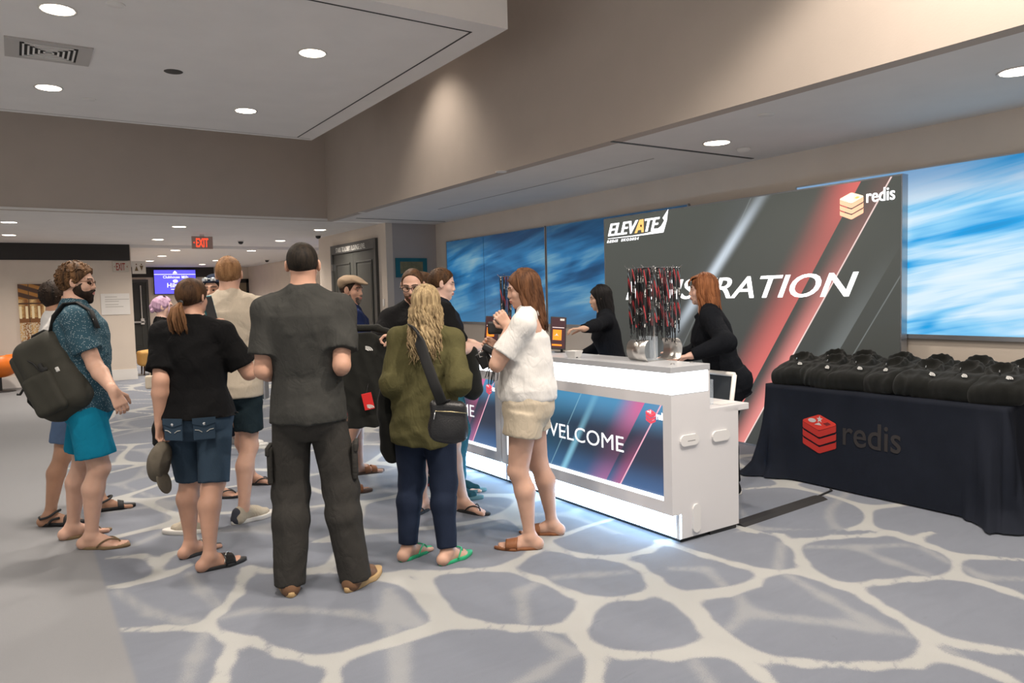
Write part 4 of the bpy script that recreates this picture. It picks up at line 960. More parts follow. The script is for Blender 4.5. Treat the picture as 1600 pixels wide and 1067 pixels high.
H_GINGER = hairmat('short_ginger_blond_hair', (.14, .065, .025), (.33, .18, .085)); H_BLOND = hairmat('streaked_blond_hair', (.10, .062, .030), (.46, .345, .19), .48, 45); H_RED = hairmat('red_brown_hair', (.075, .022, .008), (.27, .105, .042)); H_LONGBROWN = hairmat('long_brown_hair', (.030, .012, .006), (.15, .066, .030)); H_PURPLE = hairmat('lilac_hair', (.28, .15, .24), (.55, .38, .50))

def man_backpack():
    fc = 64; b = npv(gp(148, 848)); p = Person('person with backpack, glasses and beard in blue dotted shirt and cyan shorts', 1.79, b, fc, (foot(100, 843, 55), foot(130, 857, 84)), {-1: dict(at=px(181, 616, 4.48), elbow=px(150, 575, 4.62), curl=.55, dir=npv((0, 0, -1)) + npv(RIGHT) * .45, palm=-npv(RIGHT) * .6 + npv(AWAY) * .6, thumb=npv(RIGHT)), 1: dict(at=pt(b, fc, .0, .22, .86))}, 'm', 1.06, (-.02, 0), (14, 2, 0), 0, (-14, 18), FAIR, 1)
    p.build_body(); t = Tree('blue_dotted_cotton'); d = t.voro(95); n = t.noise(6)
    t.set('Base Color', t.mix(d.ss(.30, .18), t.mix(n, (.022, .060, .085), (.035, .085, .115)), (.30, .36, .38))).set('Roughness', .85).set('Specular IOR Level', .2)
    p.shirt('shirt', t.m, .474, .015, .68, (.042, .046), amp=.0036, flare=.14); p.add('collar', [cone(p.neck + p.U * .005 + p.Lt * .045 * k, p.neck + p.Ft * .055 + p.U * -.022 + p.Lt * .03 * k, .017, .013, .01) for k in (1, -1)] + [cone(p.neck - p.Ft * .045 + p.U * .012 + p.Lt * .03, p.neck - p.Ft * .045 + p.U * .012 - p.Lt * .03, .017, .017, .02)], .006, t.m)
    p.bottoms('shorts', fabric('cyan_swim_cotton', (.006, .185, .30), 300), .50, .325, .009, (.056, .062, .05), .003)
    for k in (1, -1): p.flipflop(k, OLIVE_FLIP, OLIVE_FLIP)
    p.short_hair(hairmat('wavy_brown_hair', (.022, .011, .005), (.17, .085, .035)), .014, (.086, .080), (.026, .004), (-.085, -.07), .004, (45, 110), (.002, .0, .008), tufts=260, tlen=.034); p.beard(H_DARK, .0075, -.006, .002, chin=.006); p.glasses(flat('brown_wire', (.12, .05, .02), .4, .6)); return p
def man_behind_backpack():
    fc = 52; b = npv(gp(118, 808)); p = Person('person mostly hidden behind the backpack wearer, white shirt and plaid shorts', 1.70, b, fc, (foot(148, 800, 60), foot(66, 822, 80)), None, 'm', 1.0, (-.05, 0), (-20, 0, 0), 0, (10, 26), OLIVE_SKIN, 2)
    p.build_body(face=False); p.shirt('shirt', fabric('white_cotton', (.62, .60, .58)), .50, .010); p.bottoms('shorts', fabric('blue_plaid_cotton', (.09, .14, .24), 90, .4), .515, .33, .009, (.056, .058, .05))
    for k in (1, -1):
        p.sole(k, BLK_RUB, .026); p.slide(k, BLK_RUB, BLK_RUB, ((.40, .56, .058),)); p.strap(k, [(-.16, .17, .06), (.05, .20, .075), (.2, .1, .10), (.26, -.02, .105), (.18, -.14, .09), (-.05, -.2, .07), (-.20, -.1, .065), (-.24, .02, .065), (-.16, .17, .06)], BLK_RUB, .008); p.strap(k, [(.02, .20, .02), (.12, .19, .05), (.30, .14, .06)], BLK_RUB, .008)
    p.short_hair(H_DARK, .016, (.075, .09), (.02, 0), (-.085, -.075), .004, (60, 130), (0, 0, .008), tufts=160, tlen=.028); return p
def woman_lilac():
    fc = 64; b = npv(gp(268, 722)); p = Person('person with lilac hair in a bun and black top behind the ponytail woman', 1.60, b, fc, (foot(262, 716, 75), foot(246, 724, 85)), {-1: dict(at=pt(b, fc, .12, -.17, .86)), 1: dict(at=pt(b, fc, .2, .15, .9))}, 'f', 1.0, (0, 0), (10, 0, 0), 0, (0, 0), PALE, 3)
    p.build_body(bare_feet=()); p.shirt('top', BLACK_TEE, .50, .008, .6); p.bottoms('trousers', fabric('black_linen', (.012, .012, .012)), .58, .115, .008, (.062, .062, .062))
    for k in (1, -1): p.shoe(k, fabric('lime_canvas', (.30, .36, .05)), WHT_RUB, .03)
    p.short_hair(H_PURPLE, .013, (.085, .085), (.03, -.02), (-.09, -.09), .006); A = [ball(p.H(-.105, 0, .015), .034, .02), ball(p.H(-.12, .02, .0), .022, .015), ball(p.H(-.11, -.03, -.03), .02, .015)]; p.add('hair_bun', A, .005, H_PURPLE, wrinkles(9, .005, 60, 140, squashz=1)); p.locks(H_PURPLE, [([p.H(.062, k * (.055 + .006 * i), .06 - .0 * i), p.H(.066, k * (.066 + .004 * i), .0), p.H(.060, k * (.068 + .004 * i), -.08), p.H(.055, k * .066, -.15 - .01 * i)], .007) for k in (1, -1) for i in range(3)], 'hair_strand')
    p.add('hair_clip', [cone(p.H(.005, .02, .125), p.H(.03, .05, .118), .006, .006, .004), cone(p.H(.005, -.02, .125), p.H(.03, -.05, .118), .006, .006, .004)], .004, M_BLACK); return p
def woman_ponytail():
    fc = -6; b = npv(gp(320, 872)); p = Person('person with brown ponytail in black tee and denim capris seen from behind', 1.665, b, fc, (foot(286, 873, 35), foot(314, 893, 48)), {1: dict(at=px(249, 672, 4.34), elbow=px(251, 600, 4.30), dir=(0, 0, -1), curl=.9, thumb=npv(AWAY) - npv(RIGHT) * .2), -1: dict(at=px(346, 500, 4.56), elbow=px(374, 560, 4.46), hint=npv(RIGHT) * .45 - npv((0, 0, 1)) - npv(AWAY) * .2, dir=(npv((0, 0, 1)) - npv(RIGHT) * .25), palm=-npv(RIGHT) - npv(AWAY) * .3, curl=.55, thumb=-npv(AWAY) + npv((0, 0, .2)))}, 'f', 1.14, (-.01, .0), (24, 0, 0), 5, (38, 50), MID, 4, 1.06)
    p.build_body(face=False); p.shirt('tee', BLACK_TEE, .518, .016, .80, (.043, .048), amp=.0034); p.bottoms('capris', denim('blue_denim', (.021, .037, .057)), .535, .285, .006, (.054, .046, .041), .0024, crotch=.006)
    for k in (1, -1):
        nn = nrm(p.Lt * k * .34 - p.Ft); c = p.pel + p.Lt * k * .085 - p.Ft * (.1705) - npv((0, 0, .050)); f = frame(c, Vector(nrm(np.cross((0, 0, 1), nn))), (0, 0, 1)); mb = MB(); mb.span((-.058, -.075, -.008), (.058, .05, .004), .003); o = mb.obj('back_pocket', denim('blue_denim', 0), None); o.matrix_world = f; p.adopt(o)
        mb = MB().prism([(-.062, .052), (.062, .052), (.062, .02), (0, .002), (-.062, .02)], .004, .009); o = mb.obj('pocket_flap', denim('blue_denim', 0), None); o.matrix_world = f; p.adopt(o); o = MB().lathe([(0, .012), (.008, .010), (.008, .008), (0, .008)], 12).obj('pocket_button', M_CHROME, None); o.matrix_world = f @ Matrix.Translation((0, .018, 0)); p.adopt(o)
        for sg in (1, -1): o = MB().tube([(sg * .012, -.03, .006), (sg * .03, -.018, .006), (sg * .05, -.015, .006)], .0022, 5).obj('pocket_stitch', flat('pale_thread', (.45, .45, .42))); o.matrix_world = f; p.adopt(o)
    for k in (1, -1): p.slide(k, BLK_RUB, flat('black_patent', (.012, .012, .012), .25), ((.28, .52, .066),), .02); p.strap(k, [(.26, .2, .03), (.36, .08, .078), (.50, -.04, .062), (.60, -.05, .03)], flat('silver_trim', (.6, .58, .52), .3, .9), .003)
    p.short_hair(H_BROWN, .013, (.085, .085), (.032, -.01), (-.098, -.06), .0016, (80, 190)); tie = p.H(-.110, 0, -.030)
    rnd = random.Random(5); paths = []
    for i in range(46):
        a = rnd.random() * 6.28; q = rnd.random() ** .5; o = p.Lh * math.cos(a) * q + npv((0, 0, 1)) * 0; o2 = -p.Fh * math.sin(a) * q
        paths.append(([tie + (o + o2) * .010, tie + (o + o2) * .030 + npv((0, 0, -.03)) - p.Fh * .030, tie + (o * 1.2 + o2) * .044 + npv((0, 0, -.09)) - p.Fh * .034, tie + (o * 1.3 + o2) * .046 + npv((0, 0, -.15)) - p.Fh * .018, tie + (o * 1.5 + o2) * .030 + npv((0, 0, -.205 + .03 * rnd.random())) - p.Fh * .005], .0085))
    p.locks(hairmat('ponytail_hair', (.055, .024, .010), (.24, .12, .055)), paths, 'ponytail'); p.adopt(MB().lathe([(.016, -.006), (.022, 0), (.016, .006)], 16).obj('hair_tie', M_BLACK, None, True)).matrix_world = Matrix.Translation(Vector(tie)) @ Vector(-p.Fh).to_track_quat('Z', 'Y').to_matrix().to_4x4(); return p
def man_cream():
    fc = -8; b = npv(gp(376, 812)); p = Person('person with short ginger hair in cream tee and dark shorts seen from behind', 1.835, b, fc, (foot(330, 830, -92, .06), foot(371, 818, 40)), {1: dict(at=pt(b, fc, .30, .22, 1.18)), -1: dict(at=pt(b, fc, .30, -.15, 1.10))}, 'm', .95, (0, 0), (2, 0, 0), 0, (-84, 44), FAIR, 5, .95)
    p.build_body(bare_feet=(), face=False); p.shirt('tee', fabric('cream_cotton', (.45, .39, .31)), .475, .015, .72, (.043, .050), amp=.0036, flare=.06); p.bottoms('shorts', fabric('dark_teal_twill', (.012, .022, .028)), .515, .345, .008, (.056, .058, .05))
    for k in (1, -1): p.shoe(k, fabric('beige_knit', (.42, .37, .29)), WHT_RUB, .03, heel=flat('dark_heel_knit', (.03, .035, .05), .8))
    p.short_hair(H_GINGER, .008, (.080, .083), (.024, 0), (-.086, -.070), .0015, (90, 200), (0, 0, .004), tufts=220, tlen=.016); return p
def man_cap():
    fc = 125; b = npv(gp(352, 772)); p = Person('person with cap and sunglasses facing the camera behind the cream tee', 1.74, b, fc, (foot(384, 757, 92), foot(326, 777, 92)), None, 'm', 1.0, (0, .02), (58, 0, 0), 0, (-33, -33), MID, 6)
    p.build_body(); p.shirt('shirt', fabric('blue_cotton', (.05, .08, .13)), .5, .010); p.bottoms('shorts', fabric('dark_teal_twill', 0), .515, .34, .008, (.06, .056, .05))
    for k in (1, -1): p.flipflop(k, BLK_RUB, BLK_RUB)
    c = npv((-.014, 0, .032)); z = p.hs; p.add('cap', [ellip(p.H(*c), (p.Fh, p.Lh, p.Uh), npv((.112, .092, .105)) * z, .01, cut=(((0, 0, -1), -.028 * z),))], .006, fabric('navy_cap_twill', (.015, .022, .04))); p.short_hair(H_DARK, .006, (.07, .07), (.03, -.01), (-.085, -.07), .002); p.beard(H_DARK, .0035, -.02, .001)
    mb = MB()
    for k in (1, -1): mb.box(p.H(.088, .034 * k, .087), (.012, .045, .030), .005, 2, Matrix((Vector(p.Fh), Vector(p.Lh), Vector(p.Uh))).transposed())
    mb.tube([Vector(p.H(.08, .06 * 1, .09)), Vector(p.H(.093, 0, .092)), Vector(p.H(.08, -.06, .09))], .003); p.adopt(mb.obj('sunglasses', M_CHROME, None, True)); return p
def man_grey():
    fc = -10; b = npv(gp(494, 915)); p = Person('person with buzzed dark hair in dark grey tee and cargo trousers seen from behind', 1.825, b, fc, (foot(456, 929, -25, .045), foot(546, 921, 30, .045)), {1: dict(at=pt(b, fc, .27, .14, 1.10), elbow=px(411, 578, 3.86)), -1: dict(at=pt(b, fc, .27, -.14, 1.13), elbow=px(534, 566, 3.86))}, 'm', .98, (-.02, 0), (4, 0, 0), 0, (-10, 28), MID, 7, .96)
    p.build_body(bare_feet=(), face=False); G = fabric('charcoal_heather_cotton', (.040, .040, .037), 260, .14); p.shirt('tee', G, .490, .014, .74, (.042, .048), amp=.0040, flare=.08)
    T = fabric('grey_brown_ripstop', (.036, .034, .031), 200); p.bottoms('trousers', T, .56, .022, .004, (.057, .053, .046), .0034, fr=(35, 90), crotch=.012)
    for k in (1, -1):
        c = p.hip[k] + (p.knee[k] - p.hip[k]) * .62 + p.Lf * k * (.054 * p.h); f = frame(c, Vector(p.F), (0, 0, 1)); o = MB().span((-.075, -.10, -.012), (.075, .085, .016), .01).obj('cargo_pocket', T, None, True); o.matrix_world = f if k < 0 else frame(c, Vector(-p.F), (0, 0, 1)); p.adopt(o)
        o = MB().span((-.08, .05, .0), (.08, .095, .022), .006).obj('pocket_flap', T, None, True); o.matrix_world = f if k < 0 else frame(c, Vector(-p.F), (0, 0, 1)); p.adopt(o)
        p.shoe(k, mottled('tan_brown_leather', (.16, .085, .045), .3, 20, .6), TAN_SOLE, .030)
    p.short_hair(hairmat('buzzed_hair', (.006, .005, .004), (.028, .020, .013), .5, 60), .0035, (.078, .080), (.022, -.002), (-.084, -.080), .0008, (140, 260)); return p
def man_flatcap():
    fc = 70; b = npv(gp(560, 756)); p = Person('person in tan flat cap with stubble and navy tee, behind the grey tee wearer', 1.715, b, fc, (foot(553, 742, 62), foot(527, 772, 70)), {1: dict(at=pt(b, fc, .30, .14, 1.0)), -1: dict(at=pt(b, fc, .22, -.2, .95))}, 'm', 1.02, (0, 0), (40, 4, 0), 0, (-5, 5), MID, 8)
    p.build_body(); p.shirt('tee', fabric('navy_cotton', (.012, .020, .065)), .5, .010); p.bottoms('shorts', fabric('red_cotton', (.30, .02, .03)), .515, .34, .008, (.056, .058, .05))
    for k in (1, -1): p.slide(k, flat('brown_cork', (.10, .055, .035), .8), BROWN_LEATHER, ((.16, .34, .075), (.40, .58, .058)), .024)
    H = p.H; A = (p.Fh, p.Lh, p.Uh); z = p.hs; tw = mottled('tan_twill', (.22, .16, .105), .12, 20, .9, .3, 260)
    p.add('flat_cap', [ellip(H(-.012, 0, .072), A, npv((.118, .096, .058)) * z, .02, cut=(((.25, 0, -1), .022 * z),)), ellip(H(.072, 0, .080), (nrm(p.Fh * .93 - p.Uh * .30), p.Lh, nrm(p.Uh * .93 + p.Fh * .30)), npv((.078, .070, .018)) * z, .02), ellip(H(-.05, 0, .045), A, npv((.072, .088, .050)) * z, .02)], .005, tw, wrinkles(3, .002, 40, 90))
    p.short_hair(H_DARK, .004, (.06, .06), (.024, -.01), (-.086, -.075), .001); p.beard(hairmat('grey_stubble', (.05, .035, .028), (.16, .12, .10)), .0022, -.020, .0012); return p
def man_glasses():
    fc = 172; b = npv(gp(672, 800)); p = Person('person with dark-rimmed glasses and beard in black tee holding up a fleece', 1.735, b, fc, (foot(716, 797, 125), foot(668, 796, -150)), {-1: dict(at=px(622, 522, 4.95), hint=npv((0, 0, -1)) - npv(RIGHT), dir=-npv(RIGHT) - npv((0, 0, .1)), palm=(0, 0, -1), curl=.9, thumb=-npv(AWAY)), 1: dict(at=pt(b, fc, .28, .08, 1.22))}, 'm', 1.05, (.02, -.10), (12, 16, 0), 0, (-47, 38), FAIR, 9)
    p.build_body(); p.shirt('tee', BLACK_TEE, .5, .010, .85); p.bottoms('shorts', fabric('dark_navy_twill', (.012, .016, .026)), .515, .335, .008, (.056, .058, .05))
    for k in (1, -1): p.flipflop(k, BLK_RUB, BLK_RUB, .02)
    p.short_hair(H_BROWN, .006, (.058, .10), (.018, .0), (-.086, -.072), .002, (90, 200)); p.beard(hairmat('brown_beard', (.05, .025, .012), (.16, .085, .045)), .005, -.018, .0015); p.glasses(M_BLACK, .023, .0026); return p
def woman_olive():
    fc = 4; b = npv(gp(670, 868)); p = Person('person with long streaked blond hair in olive sweater and jeans seen from behind', 1.585, b, fc, (foot(628, 877, 38), foot(690, 883, 38)), {1: dict(at=pt(b, fc, .26, .12, .98), elbow=px(614, 596, 4.30)), -1: dict(at=pt(b, fc, .24, -.16, .98), elbow=px(716, 592, 4.22))}, 'f', 1.06, (-.02, -.06), (8, 0, 0), 0, (32, 32), FAIR, 10, 1.04)
    p.build_body(face=False); rows = [(.40, .112, .088, -.004), (.46, .116, .094, -.006), (.52, .118, .094, -.006), (.62, .112, .086, 0), (.72, .106, .082, 0), (.77, .098, .070, -.004), (.80, .070, .050, -.006), (.828, .038, .038, -.01)]
    p.shirt('sweater', fabric('olive_fleece', (.085, .078, .034), 180, .15, .95, .4), .425, .0, 1.0, (.040, .046, .034), rows, .0042, long=True, cuff=.92, flare=0); p.bottoms('jeans', denim('indigo_denim', (.0085, .014, .030)), .56, .055, .004, (.062, .046, .034), .003)
    for k in (1, -1): p.flipflop(k, GREEN_FLIP, GREEN_FLIP, .02)
    long_hair(p, H_BLOND, .34, 150, 30, .016, .0105, (.045, 0), 4, -.022, .016, 1.03, 0, waves=4); return p
def man_counter():
    fc = 86; b = npv((2.72, 5.02, 0)); p = Person('person in dark tee leaning over the far counter with pale arm outstretched', 1.745, b, fc, (tuple(pt(b, 86, .03, .10, 0)), tuple(pt(b, 86, .0, -.10, 0))), {-1: dict(at=px(752, 541, 5.72), hint=npv((0, 0, -1)) - npv(AWAY) * .6, dir=npv(RIGHT) - npv((0, 0, .05)), palm=(0, 0, -1), curl=.5, thumb=npv(AWAY)), 1: dict(at=pt(b, fc, .35, .1, 1.1))}, 'm', 1.0, (-.06, 0), (2, 10, 0), 0, (0, 0), PALE, 11)
    p.build_body(bare_feet=()); p.shirt('tee', fabric('black_navy_cotton', (.012, .015, .022)), .5, .012, .55); p.bottoms('trousers', fabric('teal_lit_twill', (.02, .09, .12)), .56, .06, .006, (.060, .050, .046), .004)  # the counter's cyan glow is put into the trouser colour
    for k in (1, -1): p.shoe(k, fabric('dark_teal_lit_mesh', (.012, .045, .055)), flat('teal_lit_coral_rubber', (.05, .12, .13), .7), .026)
    p.short_hair(H_BROWN, .009, (.078, .084), (.022, 0), (-.086, -.070), .0025, (80, 180), (0, 0, .002), tufts=200, tlen=.020); return p
def man_behind_counter_man():
    fc = 84; b = npv((2.80, 5.52, 0)); p = Person('person in profile just past the outstretched-arm visitor, mostly hidden', 1.735, b, fc, (tuple(pt(b, 84, .03, .10, 0)), tuple(pt(b, 84, .0, -.10, 0))), {1: dict(at=pt(b, fc, .3, .12, 1.08)), -1: dict(at=pt(b, fc, .22, -.14, 1.0))}, 'm', .96, (-.02, 0), (4, 6, 0), 0, (0, 0), FAIR, 12)
    p.build_body(bare_feet=()); p.shirt('tee', BLACK_TEE, .5, .010); p.bottoms('trousers', fabric('dark_navy_twill', 0), .56, .06, .005, (.060, .048, .044))
    for k in (1, -1): p.shoe(k, fabric('dark_teal_lit_mesh', 0), flat('pink_rubber', (.5, .12, .14), .7), .026)
    p.short_hair(H_BROWN, .008, (.078, .084), (.022, 0), (-.086, -.070), .0025, (80, 180)); return p
def woman_white():
    fc = -80; b = npv(gp(829, 848)); p = Person('person with long brown hair in white tee and khaki shorts at the counter', 1.675, b, fc, (foot(842, 857, -84), foot(876, 835, -80)), {1: dict(at=px(790, 528, 4.46), elbow=px(774, 573, 4.40), hint=-npv(RIGHT) * 1.2 - npv((0, 0, 1)) * .9 - npv(AWAY) * .2, dir=npv((0, 0, 1)) * .7 - npv(RIGHT) * .5, palm=npv(AWAY), curl=1.0, thumb=-npv(RIGHT)), -1: dict(at=px(782, 545, 4.75), hint=npv((0, 0, -1)), curl=.9)}, 'f', 1.10, (-.01, 0), (-12, 12, 0), 0, (-4, 0), FAIR, 13, 1.0)
    p.build_body(); rows = [(.52, .098, .094, -.002), (.545, .106, .098, -.002), (.575, .108, .099, -.002), (.62, .100, .091, 0), (.70, .094, .086, .002), (.76, .094, .074, 0), (.80, .070, .050, -.006), (.828, .040, .038, -.01)]
    p.shirt('tee', fabric('white_jersey', (.66, .645, .62), 350, .05), .532, .0, .74, (.040, .046), rows, .0034, neckr=.042, flare=0); p.bottoms('shorts', fabric('khaki_cotton', (.50, .43, .33), 320, .06), .585, .41, .008, (.064, .064, .05), .004)
    for k in (1, -1): p.slide(k, BROWN_LEATHER, BROWN_LEATHER, ((.30, .58, .062),), .016)
    long_hair(p, H_LONGBROWN, .30, 110, 72, .006, .0105, (.05, 0), 6, .012, .012, 1.0); return p
def woman_black_hair():
    fc = -84; b = npv(atx(960, 480, 4.42)) * (1, 1, 0); p = Person('person with long black hair in black top reaching to a tablet behind the counter', 1.60, b, fc, (tuple(pt(b, fc, 0, .09, 0)), tuple(pt(b, fc, 0, -.09, 0))), {1: dict(at=px(882, 524, 5.72), hint=npv((0, 0, -1)), dir=-npv(RIGHT), palm=(0, 0, -1), curl=.5, thumb=npv(AWAY)), -1: dict(at=pt(b, fc, .34, -.12, .95))}, 'f', 1.0, (.20, 0), (0, 10, 0), 0, (0, 0), (.52, .33, .24), 14)
    p.build_body(bare_feet=()); p.shirt('top', BLACK_KNIT, .50, .010, 1.0, (.040, .036, .024), long=True, cuff=.97); p.bottoms('trousers', fabric('black_linen', 0), .57, .04, .005, (.060, .044, .040))
    for k in (1, -1): p.shoe(k, BLACK_TEE, BLK_RUB)
    long_hair(p, H_BLACK, .30, 90, 66, .004, .0115, (.05, 0), 8, .015, .013); return p
def woman_red_hair():
    fc = -77; b = npv(gp(1156, 776)) + npv(RIGHT) * -.09; p = Person('person with straight red hair and fringe in black dress behind the counter', 1.66, b, fc, (tuple(pt(b, fc, .02, .10, 0)), tuple(pt(b, fc, -.02, -.09, 0))), {1: dict(at=px(1090, 552, 5.15), elbow=px(1143, 548, 5.05), hint=npv(RIGHT) * .9 - npv((0, 0, .5)) - npv(AWAY) * .4, dir=-npv(RIGHT) - npv((0, 0, .12)), palm=(0, 0, -1), curl=.45, thumb=npv(AWAY)), -1: dict(at=pt(b, fc, .40, -.10, 1.02))}, 'f', 1.20, (.28, 0), (2, 4, 0), 0, (0, 0), (.60, .38, .30), 15, 1.05)
    p.build_body(bare_feet=()); p.shirt('dress_top', BLACK_KNIT, .44, .006, 1.0, (.042, .038, .026), long=True, cuff=.97, neckdrop=.012, neckr=.046, amp=.003); p.bottoms('trousers', BLACK_KNIT, .57, .055, .006, (.062, .050, .042))
    for k in (1, -1): p.shoe(k, fabric('black_canvas', (.012, .012, .013)), WHT_RUB, .028, lace=flat('white_lace', (.6, .6, .58)))
    long_hair(p, H_RED, .25, 100, 64, .005, .0115, (.02, 0), 9, -.005, .012); p.locks(H_RED, [([p.H(.0, .012 * i, .128 - .004 * abs(i)), p.H(.07, .011 * i, .105), p.H(.102, .0105 * i, .066), p.H(.105, .010 * i, .032)], .011) for i in range(-4, 5)], 'fringe')
    w_ = p.wri[1]; d = nrm(p.elb[1] - w_); o = MB().lathe([(.028, -.010), (.031, -.008), (.031, .008), (.028, .010)], 20, closed=True).obj('watch_band', M_BLACK, None, True); o.matrix_world = Matrix.Translation(Vector(w_ + d * .015)) @ Vector(d).to_track_quat('Z', 'Y').to_matrix().to_4x4(); p.adopt(o); return p
def man_hidden_case():
    fc = 15; b = npv(gp(370, 699)); p = Person('person hidden behind the cream tee wearer, hand on a silver-edged case', 1.66, b, fc, (foot(358, 694, 20, .02), foot(381, 697, 80, .02)), {-1: dict(at=px(400, 563, 7.85), dir=(0, 0, -1), curl=1.0, thumb=npv(AWAY) - npv(RIGHT))}, 'm', .92, (0, 0), (0, 0, 0), 0, (0, 65), PALE, 16)
    p.build_body(bare_feet=(), face=False); p.shirt('shirt', fabric('grey_cotton', (.2, .2, .2)), .5, .008); p.bottoms('trousers', fabric('dark_navy_twill', 0), .56, .06, .005)
    for k in (1, -1): p.shoe(k, WHT_RUB, WHT_RUB)
    c = npv((-.014, 0, .032)); z = p.hs; p.add('cap', [ellip(p.H(*c), (p.Fh, p.Lh, p.Uh), npv((.11, .09, .10)) * z, .01, cut=(((0, 0, -1), -.02 * z),))], .006, fabric('grey_cap_cotton', (.25, .25, .24))); return p
CAST = {}
for fn in (man_backpack, man_behind_backpack, woman_lilac, woman_ponytail, man_cream, man_cap, man_grey, man_flatcap, man_glasses, woman_olive, man_counter, man_behind_counter_man, woman_white, woman_black_hair, woman_red_hair, man_hidden_case):
    CAST[fn.__name__] = fn()

# ------------------------------------------------------------------ things people wear or carry
P_ = CAST
def local_soft(name, prims, h, m, parent, wr=None): return soft(name, prims, h, m, parent, wr)
def backpack():
    p = P_['man_backpack']; c = px(90, 586, 4.66); a1 = nrm(px(112, 640, 4.66) - px(56, 530, 4.66)); a2 = nrm(px(120, 540, 4.66) - px(52, 578, 4.66)); a2 = nrm(a2 - a1 * (a1 @ a2)); a3 = np.cross(a1, a2)
    M = mottled('dark_olive_nylon', (.030, .029, .022), .2, 12, .75, .3, 300); K = flat('black_webbing', (.012, .012, .012), .8)
    t = thing('backpack', 'large dark olive backpack slung on the bearded wearer in blue dotted shirt', 'backpack', Vector(c)); at = lambda u, v, w_: c + a1 * u + a2 * v + a3 * w_
    soft('main_body', [rbox(c, (a1, a2, a3), (.262, .165, .135), .09, .03), ellip(at(.08, -.02, 0), (a1, a2, a3), (.20, .185, .14), .05)], .0095, M, t, wrinkles(4, .0035, 40, 100))
    soft('front_pocket', [rbox(at(.10, -.04, -.13 if a3 @ npv(AWAY) > 0 else .13), (a1, a2, a3), (.13, .10, .04), .035, .02), rbox(at(-.05, -.145, 0), (a1, a2, a3), (.15, .035, .11), .03, .02)], .0085, M, t, wrinkles(8, .003, 40, 100))
    sg = -1 if a3 @ npv(AWAY) > 0 else 1
    def tubeo(name, pts, r, m, n=8): o = MB().tube([Vector(q) for q in pts], r, n).obj(name, m, None, True); o.parent = t; o.matrix_parent_inverse = t.matrix_world.inverted(); return o
    tubeo('top_handle', [at(-.24, -.06, 0), at(-.285, -.03, 0), at(-.285, .05, 0), at(-.25, .09, 0)], .008, K)
    tubeo('seam', [at(-.20, -.12, sg * .10), at(-.10, -.02, sg * .146), at(.05, .03, sg * .150), at(.2, .02, sg * .14)], .004, K); tubeo('seam', [at(-.16, -.165, sg * .02), at(-.1, -.16, sg * .08), at(.12, -.17, sg * .10)], .004, K)
    s_ = p.sh[-1]; R = npv(RIGHT); tubeo('shoulder_strap', [at(-.22, .10, sg * .05), s_ - R * .125 + npv((0, 0, .02)) + p.Ls * .02, s_ - R * .06 + npv((0, 0, .092)) + p.Ls * .035, s_ + R * .02 + npv((0, 0, .098)) + p.Ls * .035, s_ + R * .10 + npv((0, 0, .045)) + p.Ls * .03, s_ + R * .135 + npv((0, 0, -.06)) + p.Ls * .03], [(.028, .008)] * 6, K, 10)
    tubeo('hanging_strap', [at(.02, -.215, 0), at(.07, -.232, .01), at(.12, -.222, .0)], [(.010, .003)] * 3, K); tubeo('hanging_strap', [at(-.02, -.205, .02), at(.01, -.245, .03), at(.0, -.26, .03)], .007, K)
    soft('side_buckle', [rbox(at(-.055, .02, sg * .155), (a1, a2, a3), (.022, .012, .010), .006, .005), rbox(at(-.03, .03, sg * .155), (a1, a2, a3), (.012, .02, .006), .004, .005)], .005, K, t)
    soft('badge', [rbox(at(.0, .09, sg * .135), (a1, a2, a3), (.016, .012, .004), .003, .003)], .004, flat('pale_badge', (.5, .5, .48)), t)
backpack()
def held_cap():
    c = px(250, 722, 4.32); dn = nrm(px(244, 757, 4.32) - px(254, 700, 4.32)); r = npv(RIGHT); f = nrm(np.cross(dn, r)); r = np.cross(f, dn) ; M = mottled('taupe_cap_cotton', (.105, .090, .068), .2, 30, .9, .3, 200)
    t = thing('baseball_cap', 'taupe baseball cap dangling from the ponytail person\'s left hand', 'cap', Vector(c)); 
    soft('crown', [ellip(c, (dn, r, f), (.115, .066, .085), .01, cut=(((0.0, 1.0, 0), .034),)), cone(c - dn * .10, c - dn * .02, .02, .05, .03)], .006, M, t, wrinkles(3, .002, 50, 110))
    soft('bill', [ellip(c + dn * .105 + r * .042, (nrm(dn + r * .55), nrm(r - dn * .55), f), (.075, .012, .080), .01)], .006, M, t)
held_cap()
def phone():
    p = P_['woman_ponytail']; g = p.hand[-1]['grip']; c = px(327, 482, depth(g)); u = nrm(npv((0, 0, 1)) + npv(RIGHT) * -.22); w_ = nrm(npv(AWAY) * .8 + npv(RIGHT) * .5); n = nrm(np.cross(u, w_)); w_ = np.cross(n, u)
    t = thing('smartphone', 'phone in teal case held beside the ponytail person\'s head', 'phone', Vector(c)); soft('case', [rbox(c, (u, w_, n), (.078, .038, .006), .005, .003)], .0045, flat('teal_case', (.01, .16, .20), .3), t); soft('screen', [rbox(c - n * .005, (u, w_, n), (.073, .034, .003), .002, .002)], .004, M_BLACK, t)
phone()
